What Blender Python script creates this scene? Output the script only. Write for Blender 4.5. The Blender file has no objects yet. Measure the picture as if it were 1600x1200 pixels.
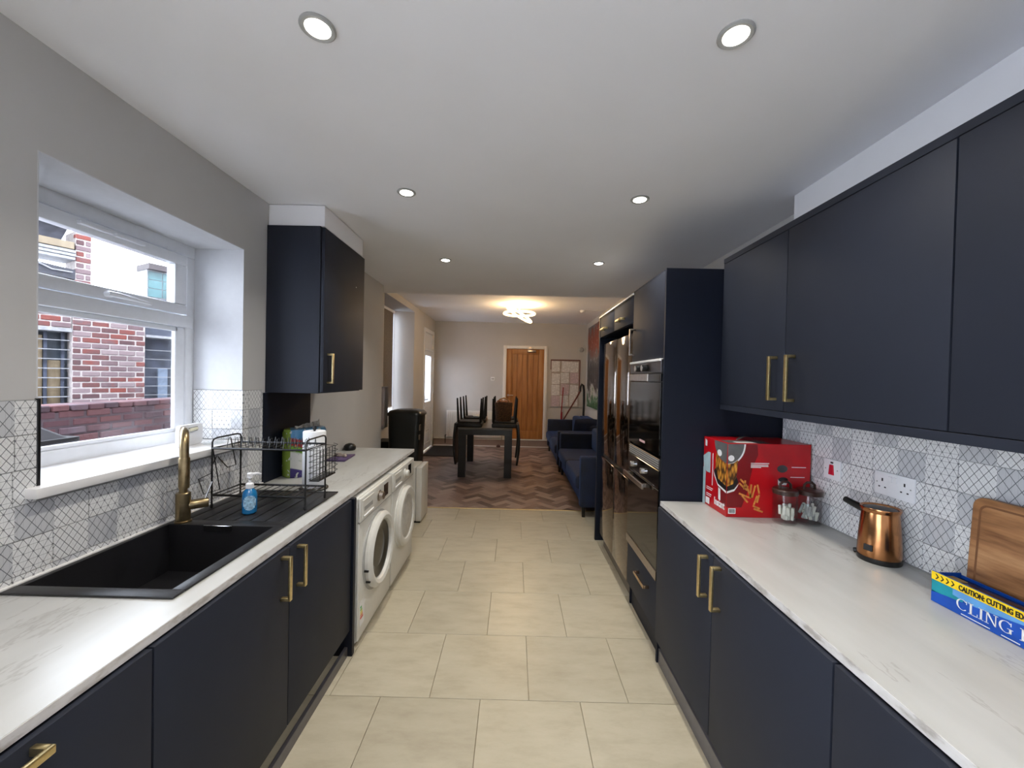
import bpy, bmesh, math, random
from mathutils import Vector, Matrix
random.seed(7)
SC = bpy.context.scene
COL = SC.collection
PI = math.pi

# ---------------------------------------------------------------- camera
CAM_H = 1.57
_p, _r, _y = math.radians(-0.765), math.radians(1.25), math.radians(-0.324)
_f = Vector((math.sin(_y)*math.cos(_p), math.cos(_y)*math.cos(_p), math.sin(_p)))
_r0 = Vector((math.cos(_y), -math.sin(_y), 0)); _u0 = _r0.cross(_f)
_R = math.cos(_r)*_r0 + math.sin(_r)*_u0
_U = -math.sin(_r)*_r0 + math.cos(_r)*_u0
cd = bpy.data.cameras.new('camera'); cam = bpy.data.objects.new('camera', cd); COL.objects.link(cam)
cam.matrix_world = Matrix(((_R.x, _U.x, -_f.x, 0), (_R.y, _U.y, -_f.y, 0), (_R.z, _U.z, -_f.z, CAM_H), (0, 0, 0, 1)))
cd.sensor_width = 36; cd.lens = 622/1600*36; cd.clip_start = 0.02; cd.clip_end = 200
SC.camera = cam

# ---------------------------------------------------------------- world, exposure
SPOT_W = 4.2      # each ceiling downlight
RING_W = 26.0      # dining ring light
SKY = 7.2
w = bpy.data.worlds.new('overcast_sky'); SC.world = w; w.use_nodes = True
bg = w.node_tree.nodes['Background']; bg.inputs[0].default_value = (0.79, 0.87, 1.0, 1); bg.inputs[1].default_value = SKY
SC.view_settings.view_transform = 'Standard'; SC.view_settings.look = 'None'
SC.view_settings.gamma = 1.0; SC.view_settings.use_curve_mapping = False
SC.view_settings.exposure = 0.5
SC.cycles.use_denoising = True
SC.cycles.max_bounces = 12; SC.cycles.diffuse_bounces = 8; SC.cycles.glossy_bounces = 4
SC.cycles.transmission_bounces = 8; SC.cycles.transparent_max_bounces = 12
SC.cycles.sample_clamp_indirect = 6.0
SC.cycles.caustics_reflective = False; SC.cycles.caustics_refractive = False

# ---------------------------------------------------------------- materials
def lin(c):
    return tuple(((x/255)/12.92 if x/255 <= 0.04045 else ((x/255+0.055)/1.055)**2.4) for x in c) + (1,)

class NT:
    def __init__(s, name):
        s.m = bpy.data.materials.new(name); s.m.use_nodes = True
        s.t = s.m.node_tree; s.b = s.t.nodes['Principled BSDF']; s.out = s.t.nodes['Material Output']
    def n(s, typ, **kw):
        nd = s.t.nodes.new(typ)
        for k, v in kw.items(): setattr(nd, k, v)
        return nd
    def l(s, a, b): s.t.links.new(a, b)
    def put(s, sock, v):
        if hasattr(v, 'default_value') or hasattr(v, 'is_output'): s.l(v, sock)
        else: sock.default_value = v
    def math(s, op, a, b=None, c=None):
        nd = s.n('ShaderNodeMath', operation=op); s.put(nd.inputs[0], a)
        if b is not None: s.put(nd.inputs[1], b)
        if c is not None: s.put(nd.inputs[2], c)
        return nd.outputs[0]
    def noise(s, scale=5, detail=3, vec=None, rough=0.5):
        nd = s.n('ShaderNodeTexNoise'); nd.inputs['Scale'].default_value = scale; nd.inputs['Detail'].default_value = detail
        nd.inputs['Roughness'].default_value = rough
        if vec is not None: s.l(vec, nd.inputs['Vector'])
        return nd.outputs['Fac']
    def pos(s, scale=(1, 1, 1)):
        g = s.n('ShaderNodeNewGeometry'); mp = s.n('ShaderNodeMapping'); mp.inputs['Scale'].default_value = scale
        s.l(g.outputs['Position'], mp.inputs['Vector']); return mp.outputs[0]
    def obj(s, scale=(1, 1, 1)):
        g = s.n('ShaderNodeTexCoord'); mp = s.n('ShaderNodeMapping'); mp.inputs['Scale'].default_value = scale
        s.l(g.outputs['Object'], mp.inputs['Vector']); return mp.outputs[0]
    def ramp(s, fac, stops):
        r = s.n('ShaderNodeValToRGB'); e = r.color_ramp.elements
        while len(e) < len(stops): e.new(0.5)
        for i, (p, c) in enumerate(stops): e[i].position = p; e[i].color = lin(c)
        s.put(r.inputs[0], fac); return r.outputs[0]
    def mix(s, fac, a, b):
        nd = s.n('ShaderNodeMix', data_type='RGBA')
        s.put(nd.inputs[0], fac)
        for i, v in ((6, a), (7, b)):
            if isinstance(v, tuple): nd.inputs[i].default_value = lin(v) if len(v) == 3 else v
            else: s.l(v, nd.inputs[i])
        return nd.outputs[2]
    def bump(s, h, strength=0.2, dist=0.01):
        b = s.n('ShaderNodeBump'); b.inputs['Strength'].default_value = strength; b.inputs['Distance'].default_value = dist
        s.l(h, b.inputs['Height']); s.l(b.outputs[0], s.b.inputs['Normal'])
    def color(s, v): s.put(s.b.inputs['Base Color'], lin(v) if isinstance(v, tuple) else v)
    def set(s, **kw):
        for k, v in kw.items(): s.b.inputs[k].default_value = v
        return s

def plain(name, rgb, rough=0.5, metal=0.0, var=0.06, scale=30, bump=0.0, bscale=200, **kw):
    """base colour with a faint procedural mottling and optional fine relief"""
    t = NT(name)
    f = t.noise(scale, 3, t.pos())
    d = tuple(max(0, x*(1-var)) for x in rgb); u = tuple(min(255, x*(1+var)) for x in rgb)
    t.color(t.ramp(f, [(0.3, d), (0.7, u)])); t.set(Roughness=rough, Metallic=metal)
    for k, v in kw.items(): t.b.inputs[k].default_value = v
    if bump: t.bump(t.noise(bscale, 2, t.pos()), bump, 0.002)
    return t.m

def emit(name, rgb, strength):
    t = NT(name); t.color(rgb); t.b.inputs['Emission Color'].default_value = lin(rgb); t.b.inputs['Emission Strength'].default_value = strength
    return t.m

def thin_glass(name, tint=(255, 255, 255), ior=1.45, rough=0.0):
    t = NT(name); tr = t.n('ShaderNodeBsdfTransparent'); tr.inputs[0].default_value = lin(tint)
    gl = t.n('ShaderNodeBsdfGlossy'); gl.inputs['Roughness'].default_value = rough
    lw = t.n('ShaderNodeLayerWeight'); lw.inputs[0].default_value = 0.5
    fr = t.math('MULTIPLY_ADD', t.math('POWER', lw.outputs['Facing'], 5.0), 0.7, ((ior-1)/(ior+1))**2*0.6)
    mx = t.n('ShaderNodeMixShader'); t.l(fr, mx.inputs[0]); t.l(tr.outputs[0], mx.inputs[1]); t.l(gl.outputs[0], mx.inputs[2])
    t.l(mx.outputs[0], t.out.inputs[0]); return t.m

M = {}
M['wall'] = plain('wall_paint_shaded', (190, 188, 186), 0.85, var=0.012, scale=3, bump=0.03, bscale=400)  # white paint greyed so the colour carries the backlit wall's shade
M['wall_white'] = plain('wall_paint_lit', (240, 240, 242), 0.8, var=0.01, scale=3)  # same white paint lightened to carry window light on the right wall
M['reveal'] = plain('window_reveal_paint', (202, 203, 206), 0.8, var=0.01)
M['ceiling'] = plain('white_ceiling_paint', (243, 243, 246), 0.8, var=0.008, scale=2)
M['trim'] = plain('white_gloss_trim', (226, 224, 222), 0.35, var=0.01)
M['upvc'] = plain('white_upvc', (226, 228, 232), 0.3, var=0.01)
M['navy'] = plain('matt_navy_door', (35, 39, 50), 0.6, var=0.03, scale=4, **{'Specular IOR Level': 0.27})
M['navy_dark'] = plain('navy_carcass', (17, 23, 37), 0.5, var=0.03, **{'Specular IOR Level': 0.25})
M['plinth'] = plain('glossy_plinth', (84, 82, 86), 0.25, var=0.03)
M['gold'] = plain('brushed_brass', (226, 204, 150), 0.32, 1.0, var=0.05, scale=80)
M['brass_tap'] = plain('brushed_brass_tap', (150, 132, 100), 0.3, 1.0, var=0.06, scale=60)
M['black_metal'] = plain('black_coated_wire', (14, 14, 16), 0.4, var=0.05)
M['black'] = plain('black_plastic', (13, 14, 16), 0.35, var=0.05)
M['black_soft'] = plain('black_matt', (10, 11, 13), 0.7, var=0.08)
M['sink'] = plain('black_composite_sink', (27, 27, 30), 0.42, var=0.15, scale=400, bump=0.05, bscale=900)
M['chrome'] = plain('chrome', (215, 215, 218), 0.12, 1.0, var=0.02)
M['steel'] = plain('brushed_steel', (168, 158, 150), 0.28, 1.0, var=0.05, scale=60)
M['dark_steel'] = plain('dark_brushed_steel', (92, 90, 92), 0.35, 1.0, var=0.05, scale=60)
M['appliance'] = plain('white_appliance_enamel', (214, 213, 208), 0.3, var=0.01)
M['appliance_grey'] = plain('grey_appliance_plastic', (160, 160, 158), 0.4, var=0.02)
M['bakelite'] = plain('white_plate_plastic', (228, 228, 230), 0.35, var=0.01)
M['red_plastic'] = plain('red_plastic', (196, 20, 50), 0.4, var=0.03)
M['window_glass'] = thin_glass('clear_window_glass')
M['jar_glass'] = thin_glass('jar_glass', (250, 251, 251), 1.5)
M['black_glass'] = plain('black_oven_glass', (7, 7, 8), 0.06, 0.0, var=0.02, **{'Specular IOR Level': 0.9})
M['oak_rail'] = plain('oak', (158, 108, 54), 0.5)

def fridge_mat():
    t = NT('dark_polished_steel'); f = t.noise(2.0, 2, t.pos((1, 1, 30)))
    t.color(t.ramp(f, [(0.3, (122, 112, 104)), (0.7, (132, 122, 113))])); t.set(Roughness=0.07, Metallic=1.0); return t.m
M['fridge'] = fridge_mat()

def marble_mat():
    t = NT('white_marble_laminate'); p = t.pos((3.0, 0.75, 3.0))
    n1 = t.noise(2.3, 6, p, 0.62); v = t.math('ABSOLUTE', t.math('SUBTRACT', n1, 0.5))
    vein = t.math('SUBTRACT', 1.0, t.math('SMOOTH_MIN', 1.0, t.math('MULTIPLY', v, 60.0), 0.1))
    gate = t.math('MULTIPLY', t.math('GREATER_THAN', t.noise(1.3, 2, t.pos((2, 1, 2))), 0.53), 0.40)
    vf = t.math('MULTIPLY', vein, gate)
    base = t.ramp(t.noise(4, 4, p), [(0.3, (176, 176, 173)), (0.7, (187, 187, 185))])
    t.color(t.mix(vf, base, (128, 122, 116))); t.set(Roughness=0.28); return t.m
M['marble'] = marble_mat()

def edge_mat():
    t = NT('marble_edge_band'); n1 = t.noise(7, 4, t.pos((1, 2.0, 5)), 0.6)
    t.color(t.ramp(n1, [(0.35, (168, 162, 156)), (0.5, (205, 202, 200)), (0.8, (222, 220, 220))])); t.set(Roughness=0.3); return t.m
M['marble_edge'] = edge_mat()

def floor_tile_mat():
    t = NT('beige_stone_floor_tile'); oi = t.n('ShaderNodeObjectInfo')
    add = t.n('ShaderNodeVectorMath', operation='ADD'); sc = t.math('MULTIPLY', oi.outputs['Random'], 37.0)
    t.l(t.pos((2.2, 6.0, 1)), add.inputs[0]); t.l(sc, add.inputs[1])
    n1 = t.noise(2.2, 7, add.outputs[0], 0.62); n2 = t.noise(14, 4, add.outputs[0], 0.6)
    c = t.ramp(n1, [(0.3, (166, 157, 137)), (0.5, (177, 169, 149)), (0.72, (184, 176, 157))])
    c2 = t.mix(t.math('MULTIPLY', t.math('GREATER_THAN', n2, 0.64), 0.12), c, (164, 152, 130))
    tone = t.math('MULTIPLY_ADD', oi.outputs['Random'], 0.10, 0.92)
    hs = t.n('ShaderNodeHueSaturation'); t.l(c2, hs.inputs['Color']); t.l(tone, hs.inputs['Value'])
    t.color(hs.outputs[0]); t.set(Roughness=0.36); t.bump(n2, 0.04, 0.002); return t.m
M['floor_tile'] = floor_tile_mat()
M['grout'] = plain('floor_grout', (150, 138, 116), 0.8)

def plank_mat():
    t = NT('herringbone_wood_plank'); oi = t.n('ShaderNodeObjectInfo'); g = t.n('ShaderNodeNewGeometry')
    r = t.math('FRACT', t.math('ADD', t.math('MULTIPLY', oi.outputs['Random'], 7.3), t.math('MULTIPLY', g.outputs['Random Per Island'], 5.1)))
    n1 = t.noise(9, 5, t.pos((1, 1, 1)), 0.6)
    f = t.math('ADD', t.math('MULTIPLY', r, 0.8), t.math('MULTIPLY', n1, 0.25))
    t.color(t.ramp(f, [(0.1, (84, 68, 64)), (0.45, (122, 102, 96)), (0.75, (144, 124, 116)), (1.0, (160, 142, 134))])); t.set(Roughness=0.4); return t.m
M['plank'] = plank_mat()

def oak_mat(name, a, b, c, sc=(30, 30, 1.6), rough=0.45):
    t = NT(name); n = t.noise(1.0, 6, t.pos(sc), 0.65); n2 = t.noise(0.7, 2, t.pos(sc))
    t.color(t.ramp(t.math('MULTIPLY_ADD', n, 0.75, t.math('MULTIPLY', n2, 0.25)), [(0.32, a), (0.5, b), (0.68, c)])); t.set(Roughness=rough); return t.m
M['oak'] = oak_mat('oak_door_wood', (128, 78, 32), (164, 108, 52), (184, 128, 70))
M['board'] = oak_mat('chopping_board_wood', (112, 72, 44), (172, 122, 80), (204, 156, 110), (40, 3, 30))
M['pale_timber'] = oak_mat('pale_timber', (176, 150, 112), (206, 182, 142), (222, 202, 168), (12, 12, 3))

def brick_mat(name, stops):
    t = NT(name); oi = t.n('ShaderNodeObjectInfo'); n = t.noise(10, 5, t.pos(), 0.65)
    f = t.math('ADD', t.math('MULTIPLY', oi.outputs['Random'], 0.72), t.math('MULTIPLY', n, 0.28))
    t.color(t.ramp(f, stops)); t.set(Roughness=0.85); t.bump(n, 0.3, 0.01); return t.m
M['brick'] = brick_mat('weathered_red_brick', [(0.12, (58, 44, 48)), (0.3, (84, 50, 48)), (0.42, (104, 46, 36)), (0.52, (84, 66, 68)), (0.7, (102, 86, 88)), (0.9, (116, 102, 102))])
M['brick_garden'] = brick_mat('garden_wall_brick', [(0.12, (54, 38, 44)), (0.4, (78, 46, 50)), (0.6, (90, 54, 54)), (0.92, (76, 64, 72))])
M['mortar'] = plain('lime_mortar', (146, 138, 134), 0.9, var=0.08)
M['ext_white'] = plain('weathered_white_paint', (120, 120, 122), 0.7, var=0.1)
M['ext_timber'] = oak_mat('outdoor_timber', (84, 72, 54), (104, 90, 68), (118, 104, 82), (12, 12, 3))
M['mortar_dark'] = plain('old_mortar', (72, 58, 62), 0.9, var=0.1)

def splash_tile_mat():
    t = NT('patterned_geometric_tile'); uv = t.n('ShaderNodeUVMap'); sx = t.n('ShaderNodeSeparateXYZ'); t.l(uv.outputs[0], sx.inputs[0])
    u3 = t.math('MULTIPLY', sx.outputs[0], 3.0); v = sx.outputs[1]
    pi_ = t.math('FLOOR', u3); x = t.math('FRACT', u3)
    def line(ax, ay, off, wd):
        s = t.math('ADD', t.math('ADD', t.math('MULTIPLY', x, ax), t.math('MULTIPLY', v, ay)), off)
        d = t.math('ABSOLUTE', t.math('SUBTRACT', t.math('FRACT', s), 0.5))
        return t.math('LESS_THAN', d, wd), d
    def orr(*a):
        r = a[0]
        for k in a[1:]: r = t.math('MAXIMUM', r, k)
        return r
    # triangulated star patch (equilateral lattice with marked nodes)
    a1, d1 = line(4.0, 2.31, 0.5, 0.034); a2, d2 = line(4.0, -2.31, 0.5, 0.034); a3, d3 = line(0.0, 4.62, 0.5, 0.03); a4, _ = line(8.0, 0.0, 0.5, 0.03)
    dot = t.math('LESS_THAN', t.math('ADD', t.math('ADD', d1, d2), d3), 0.26)
    star = orr(a1, a2, t.math('MULTIPLY', a3, 0.7), t.math('MULTIPLY', a4, 0.25), dot)
    # bold diamond lattice patch
    b1, _ = line(4.0, 3.0, 0.2, 0.05); b2, _ = line(4.0, -3.0, 0.2, 0.05); b3, _ = line(4.0, 3.0, 0.7, 0.02); b4, _ = line(4.0, -3.0, 0.7, 0.02)
    lat = orr(b1, b2, t.math('MULTIPLY', orr(b3, b4), 0.25))
    # grey lattice patch
    c1, _ = line(3.4, 2.4, 0.1, 0.04); c2, _ = line(3.4, -2.4, 0.1, 0.04); c3, _ = line(6.8, 0.0, 0.1, 0.03)
    gry = orr(c1, c2, t.math('MULTIPLY', c3, 0.3))
    is1 = t.math('COMPARE', pi_, 1.0, 0.1); is2 = t.math('GREATER_THAN', pi_, 1.5)
    m = t.math('ADD', t.math('MULTIPLY', star, t.math('LESS_THAN', pi_, 0.5)), t.math('ADD', t.math('MULTIPLY', gry, is1), t.math('MULTIPLY', lat, is2)))
    bgc = t.mix(is1, (226, 226, 226), (196, 197, 200))
    t.color(t.mix(t.math('MULTIPLY', m, 0.8), bgc, (74, 75, 82))); t.set(Roughness=0.25); return t.m
M['splash'] = splash_tile_mat()
M['splash_grout'] = plain('tile_grout', (150, 150, 150), 0.8)

def velvet_mat():
    t = NT('navy_velvet'); n = t.noise(6, 4, t.pos()); t.color(t.ramp(n, [(0.3, (6, 13, 29)), (0.7, (11, 26, 54))]))
    t.set(Roughness=0.75); t.b.inputs['Sheen Weight'].default_value = 0.35; t.b.inputs['Sheen Tint'].default_value = lin((60, 110, 190))
    t.bump(t.noise(120, 2, t.pos()), 0.1, 0.003); return t.m
M['velvet'] = velvet_mat()

def painting_mat():
    t = NT('abstract_canvas'); p = t.obj((1, 1, 1)); sx = t.n('ShaderNodeSeparateXYZ'); t.l(p, sx.inputs[0])
    n = t.noise(3.2, 6, t.obj((1, 1.6, 1)), 0.7)
    h = t.math('ADD', t.math('DIVIDE', sx.outputs[2], 1.72), t.math('MULTIPLY', t.math('SUBTRACT', n, 0.5), 0.85))
    c = t.ramp(h, [(0.02, (40, 84, 48)), (0.12, (70, 110, 74)), (0.17, (190, 186, 184)), (0.25, (44, 40, 42)), (0.5, (70, 70, 74)), (0.62, (110, 110, 114)), (0.74, (132, 64, 44)), (0.9, (112, 54, 40)), (1.0, (96, 104, 112))])
    sp = t.math('GREATER_THAN', t.noise(14, 3, t.obj((1, 1.5, 0.6))), 0.68)
    t.color(t.mix(t.math('MULTIPLY', sp, 0.8), c, (206, 204, 204))); t.set(Roughness=0.6); return t.m
M['painting'] = painting_mat()

def paper_mat(name, base):
    t = NT(name); p = t.obj(); sx = t.n('ShaderNodeSeparateXYZ'); t.l(p, sx.inputs[0])
    ln = t.math('LESS_THAN', t.math('FRACT', t.math('MULTIPLY', sx.outputs[2], 38.0)), 0.36)
    br = t.math('GREATER_THAN', t.noise(22, 2, p), 0.46)
    t.color(t.mix(t.math('MULTIPLY', t.math('MULTIPLY', ln, br), 0.5), base, (92, 88, 92))); t.set(Roughness=0.8); return t.m
M['paper'] = paper_mat('printed_paper', (224, 222, 222)); M['paper_pink'] = paper_mat('pink_tinted_paper', (206, 186, 194))

# ---------------------------------------------------------------- mesh helpers
class MB:
    def __init__(s): s.v = []; s.f = []
    def add(s, vs, fs):
        b = len(s.v); s.v += [tuple(p) for p in vs]; s.f += [tuple(i+b for i in f) for f in fs]; return s
    def box(s, x0, x1, y0, y1, z0, z1):
        if x0 > x1: x0, x1 = x1, x0
        if y0 > y1: y0, y1 = y1, y0
        if z0 > z1: z0, z1 = z1, z0
        return s.add([(x0,y0,z0),(x1,y0,z0),(x1,y1,z0),(x0,y1,z0),(x0,y0,z1),(x1,y0,z1),(x1,y1,z1),(x0,y1,z1)],
                     [(0,3,2,1),(4,5,6,7),(0,1,5,4),(1,2,6,5),(2,3,7,6),(3,0,4,7)])
    def obox(s, c, ax, ay, az):
        c, ax, ay, az = Vector(c), Vector(ax), Vector(ay), Vector(az)
        vs = [c+sx*ax+sy*ay+sz*az for sz in (-1, 1) for sx, sy in ((-1,-1),(1,-1),(1,1),(-1,1))]
        return s.add(vs, [(0,3,2,1),(4,5,6,7),(0,1,5,4),(1,2,6,5),(2,3,7,6),(3,0,4,7)])
    def tube(s, path, r, n=8, closed=False, caps=True):
        P = [Vector(p) for p in path]; m = len(P); rs = r if isinstance(r, (list, tuple)) else [r]*m
        rings = []; prev = None
        for i in range(m):
            if closed: d = P[(i+1) % m]-P[i-1]
            else: d = P[min(i+1, m-1)]-P[max(i-1, 0)]
            d.normalize()
            if prev is None:
                a = Vector((0, 0, 1)) if abs(d.z) < 0.9 else Vector((1, 0, 0)); u = d.cross(a).normalized()
            else:
                u = prev - d*prev.dot(d)
                u = u.normalized() if u.length > 1e-6 else d.orthogonal().normalized()
            prev = u; v = d.cross(u)
            rings.append([P[i]+rs[i]*(math.cos(2*PI*k/n)*u+math.sin(2*PI*k/n)*v) for k in range(n)])
        b = len(s.v)
        for rg in rings: s.v += [tuple(p) for p in rg]
        for i in range(m if closed else m-1):
            j = (i+1) % m
            for k in range(n):
                s.f.append((b+i*n+k, b+i*n+(k+1) % n, b+j*n+(k+1) % n, b+j*n+k))
        if caps and not closed:
            s.f.append(tuple(b+k for k in range(n))[::-1]); s.f.append(tuple(b+(m-1)*n+k for k in range(n)))
        return s
    def lathe(s, prof, c, axis='z', n=28):
        """prof: list of (r, h) along the axis from c"""
        c = Vector(c)
        if isinstance(axis, str): A = {'x': Vector((1,0,0)), 'y': Vector((0,1,0)), 'z': Vector((0,0,1))}[axis]
        else: A = Vector(axis).normalized()
        u = A.orthogonal().normalized(); v = A.cross(u); b = len(s.v)
        for r, h in prof:
            for k in range(n):
                s.v.append(tuple(c+A*h+max(r, 1e-5)*(math.cos(2*PI*k/n)*u+math.sin(2*PI*k/n)*v)))
        for i in range(len(prof)-1):
            for k in range(n):
                s.f.append((b+i*n+k, b+i*n+(k+1) % n, b+(i+1)*n+(k+1) % n, b+(i+1)*n+k))
        s.f.append(tuple(b+k for k in range(n))[::-1]); e = b+(len(prof)-1)*n; s.f.append(tuple(e+k for k in range(n)))
        return s
    def prism(s, poly, o, U, V, W):
        """2-D polygon (u,v) extruded by vector W from origin o"""
        o, U, V, W = Vector(o), Vector(U), Vector(V), Vector(W); n = len(poly); b = len(s.v)
        for k in (0, 1):
            for (a, c) in poly: s.v.append(tuple(o+U*a+V*c+W*k))
        s.f.append(tuple(b+i for i in range(n))[::-1]); s.f.append(tuple(b+n+i for i in range(n)))
        for i in range(n): s.f.append((b+i, b+(i+1) % n, b+n+(i+1) % n, b+n+i))
        return s
    def build(s, name, mt, parent=None, bevel=0, seg=2, smooth=35, loc=None):
        return make_obj(name, s.v, s.f, mt, parent, bevel, seg, smooth, loc)

def root_loc(o):
    L = Vector((0, 0, 0))
    while o is not None: L += o.location; o = o.parent
    return L

def make_obj(name, vs, fs, mt, parent=None, bevel=0, seg=2, smooth=35, loc=None, uvs=None):
    me = bpy.data.meshes.new(name)
    if parent is not None: L = root_loc(parent); ol = (0, 0, 0)
    elif loc is not None: L = Vector(loc); ol = loc
    else:
        xs = [p[0] for p in vs]; ys = [p[1] for p in vs]; zs = [p[2] for p in vs]
        L = Vector(((min(xs)+max(xs))/2, (min(ys)+max(ys))/2, min(zs))); ol = L
    bm = bmesh.new(); bv = [bm.verts.new((p[0]-L.x, p[1]-L.y, p[2]-L.z)) for p in vs]
    for f in fs:
        try: bm.faces.new([bv[i] for i in f])
        except ValueError: pass
    bmesh.ops.recalc_face_normals(bm, faces=bm.faces)
    if bevel:
        ed = [e for e in bm.edges if len(e.link_faces) == 2 and e.calc_face_angle(0) > math.radians(35)]
        bmesh.ops.bevel(bm, geom=ed, offset=bevel, segments=seg, affect='EDGES', profile=0.5, clamp_overlap=True)
    if smooth:
        for f in bm.faces: f.smooth = True
    bm.to_mesh(me); bm.free()
    if smooth: me.set_sharp_from_angle(angle=math.radians(smooth))
    if mt is not None: me.materials.append(M[mt] if isinstance(mt, str) else mt)
    o = bpy.data.objects.new(name, me); COL.objects.link(o); o.location = ol
    if parent is not None: o.parent = parent
    return o

def tag(o, label=None, cat=None, group=None, kind=None):
    if label: o['label'] = label
    if cat: o['category'] = cat
    if group: o['group'] = group
    if kind: o['kind'] = kind
    return o
def thing(name, loc, label=None, cat=None, group=None, kind=None):
    o = bpy.data.objects.new(name, None); COL.objects.link(o); o.location = loc; o.empty_display_size = 0.05
    return tag(o, label, cat, group, kind)
def part(name, mt, parent, x0, x1, y0, y1, z0, z1, bevel=0.0015, seg=1):
    return MB().box(x0, x1, y0, y1, z0, z1).build(name, mt, parent, bevel, seg)
def copy_tree(o, parent=None):
    c = o.copy(); COL.objects.link(c); c.parent = parent
    for ch in list(o.children): copy_tree(ch, c)
    return c

def text_obj(name, body, size, o, U, V, mt, parent, sx=1.0, align='LEFT', depth=0.0006, bold=0.0):
    cu = bpy.data.curves.new('lettering', 'FONT'); cu.body = body; cu.size = size; cu.extrude = depth; cu.align_x = align; cu.offset = bold
    tmp = bpy.data.objects.new('lettering', cu); me = bpy.data.meshes.new_from_object(tmp)
    bpy.data.objects.remove(tmp)
    U, V = Vector(U), Vector(V); W = U.cross(V); L = Vector(o)-root_loc(parent)
    for v in me.vertices:
        v.co = L+U*(v.co.x*sx)+V*v.co.y+W*v.co.z
    me.name = name; me.materials.clear(); me.materials.append(M[mt])
    ob = bpy.data.objects.new(name, me); COL.objects.link(ob); ob.parent = parent; return ob

def decal(name, poly, o, U, V, mt, parent, th=0.0006):
    U, V = Vector(U), Vector(V); W = U.cross(V).normalized()*th
    return MB().prism(poly, o, U, V, W).build(name, mt, parent, smooth=0)

def bar_handle(parent, p0, p1, out, mt='gold', sec=0.0085, stand=0.034):
    """D-shaped bar handle from p0 to p1 standing off along out"""
    p0, p1, out = Vector(p0), Vector(p1), Vector(out); d = (p1-p0).normalized(); s = d.cross(out)
    b = MB(); L = (p1-p0).length
    b.obox((p0+p1)/2+out*stand, d*(L/2), s*sec, out*0.005)
    for q in (p0+d*0.006, p1-d*0.006): b.obox(q+out*stand/2, d*0.006, s*sec, out*stand/2)
    return b.build('handle', mt, parent, 0.002, 2)

# ---------------------------------------------------------------- room constants
WL, WR, CEIL = -1.50, 1.49, 2.59
DL, DR, DCEIL, BACK = -1.85, 1.65, 2.86, 9.20
LF, RF = -0.885, 0.81          # door planes
TOP = 0.91
X, Y, Z = Vector((1, 0, 0)), Vector((0, 1, 0)), Vector((0, 0, 1))

# ---------------------------------------------------------------- shell
WY0, WY1, WZ0, WZ1 = 1.24, 2.19, 1.165, 2.25
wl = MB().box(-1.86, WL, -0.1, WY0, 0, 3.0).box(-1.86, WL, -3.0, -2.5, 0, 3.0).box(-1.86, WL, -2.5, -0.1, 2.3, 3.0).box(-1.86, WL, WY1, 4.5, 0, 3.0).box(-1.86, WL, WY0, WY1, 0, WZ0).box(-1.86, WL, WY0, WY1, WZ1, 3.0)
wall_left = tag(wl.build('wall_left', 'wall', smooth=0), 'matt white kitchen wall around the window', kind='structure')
dl = MB()
dl.box(-1.97, DL, 7.6, 8.06, 0, 3.1).box(-1.97, DL, 9.02, 9.35, 0, 3.1)
for (a, b_, c, d) in ((4.45, 5.6, 0, 3.1), (7.29, 7.6, 0, 3.1), (5.6, 7.29, 0, 0.95), (5.6, 7.29, 2.75, 3.1), (8.06, 9.02, 2.58, 3.1)):
    dl.box(-2.25, DL, a, b_, c, d)
dl.prism([(-2.25, 7.2), (-2.2, 7.2), (DL, 7.29), (-2.25, 7.29)], (0, 0, 0.95), X, Y, Z*1.8)
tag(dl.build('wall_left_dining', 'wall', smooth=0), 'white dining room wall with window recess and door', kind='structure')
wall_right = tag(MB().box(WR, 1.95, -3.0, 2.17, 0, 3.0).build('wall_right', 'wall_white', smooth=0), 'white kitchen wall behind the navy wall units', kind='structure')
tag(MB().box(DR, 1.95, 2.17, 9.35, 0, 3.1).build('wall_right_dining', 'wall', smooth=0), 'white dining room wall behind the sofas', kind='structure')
bw = MB().box(-2.25, -0.205, BACK, BACK+.15, 0, 3.1).box(0.695, 1.95, BACK, BACK+.15, 0, 3.1).box(-0.205, 0.695, BACK, BACK+.15, 2.275, 3.1).box(-0.205, 0.695, BACK, BACK+.15, 0, 0.17)
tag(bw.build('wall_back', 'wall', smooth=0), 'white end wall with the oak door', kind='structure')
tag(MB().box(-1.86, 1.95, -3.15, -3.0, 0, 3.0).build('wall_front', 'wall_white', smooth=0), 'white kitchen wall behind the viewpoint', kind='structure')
tag(MB().box(-2.25, 1.95, -3.15, 4.9, CEIL, 3.12).build('ceiling', 'ceiling', smooth=0), 'white kitchen ceiling with downlights', kind='structure')
tag(MB().box(-2.25, 1.95, 4.9, 9.35, DCEIL, 3.12).build('ceiling_dining', 'ceiling', smooth=0), 'higher white dining room ceiling', kind='structure')
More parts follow.
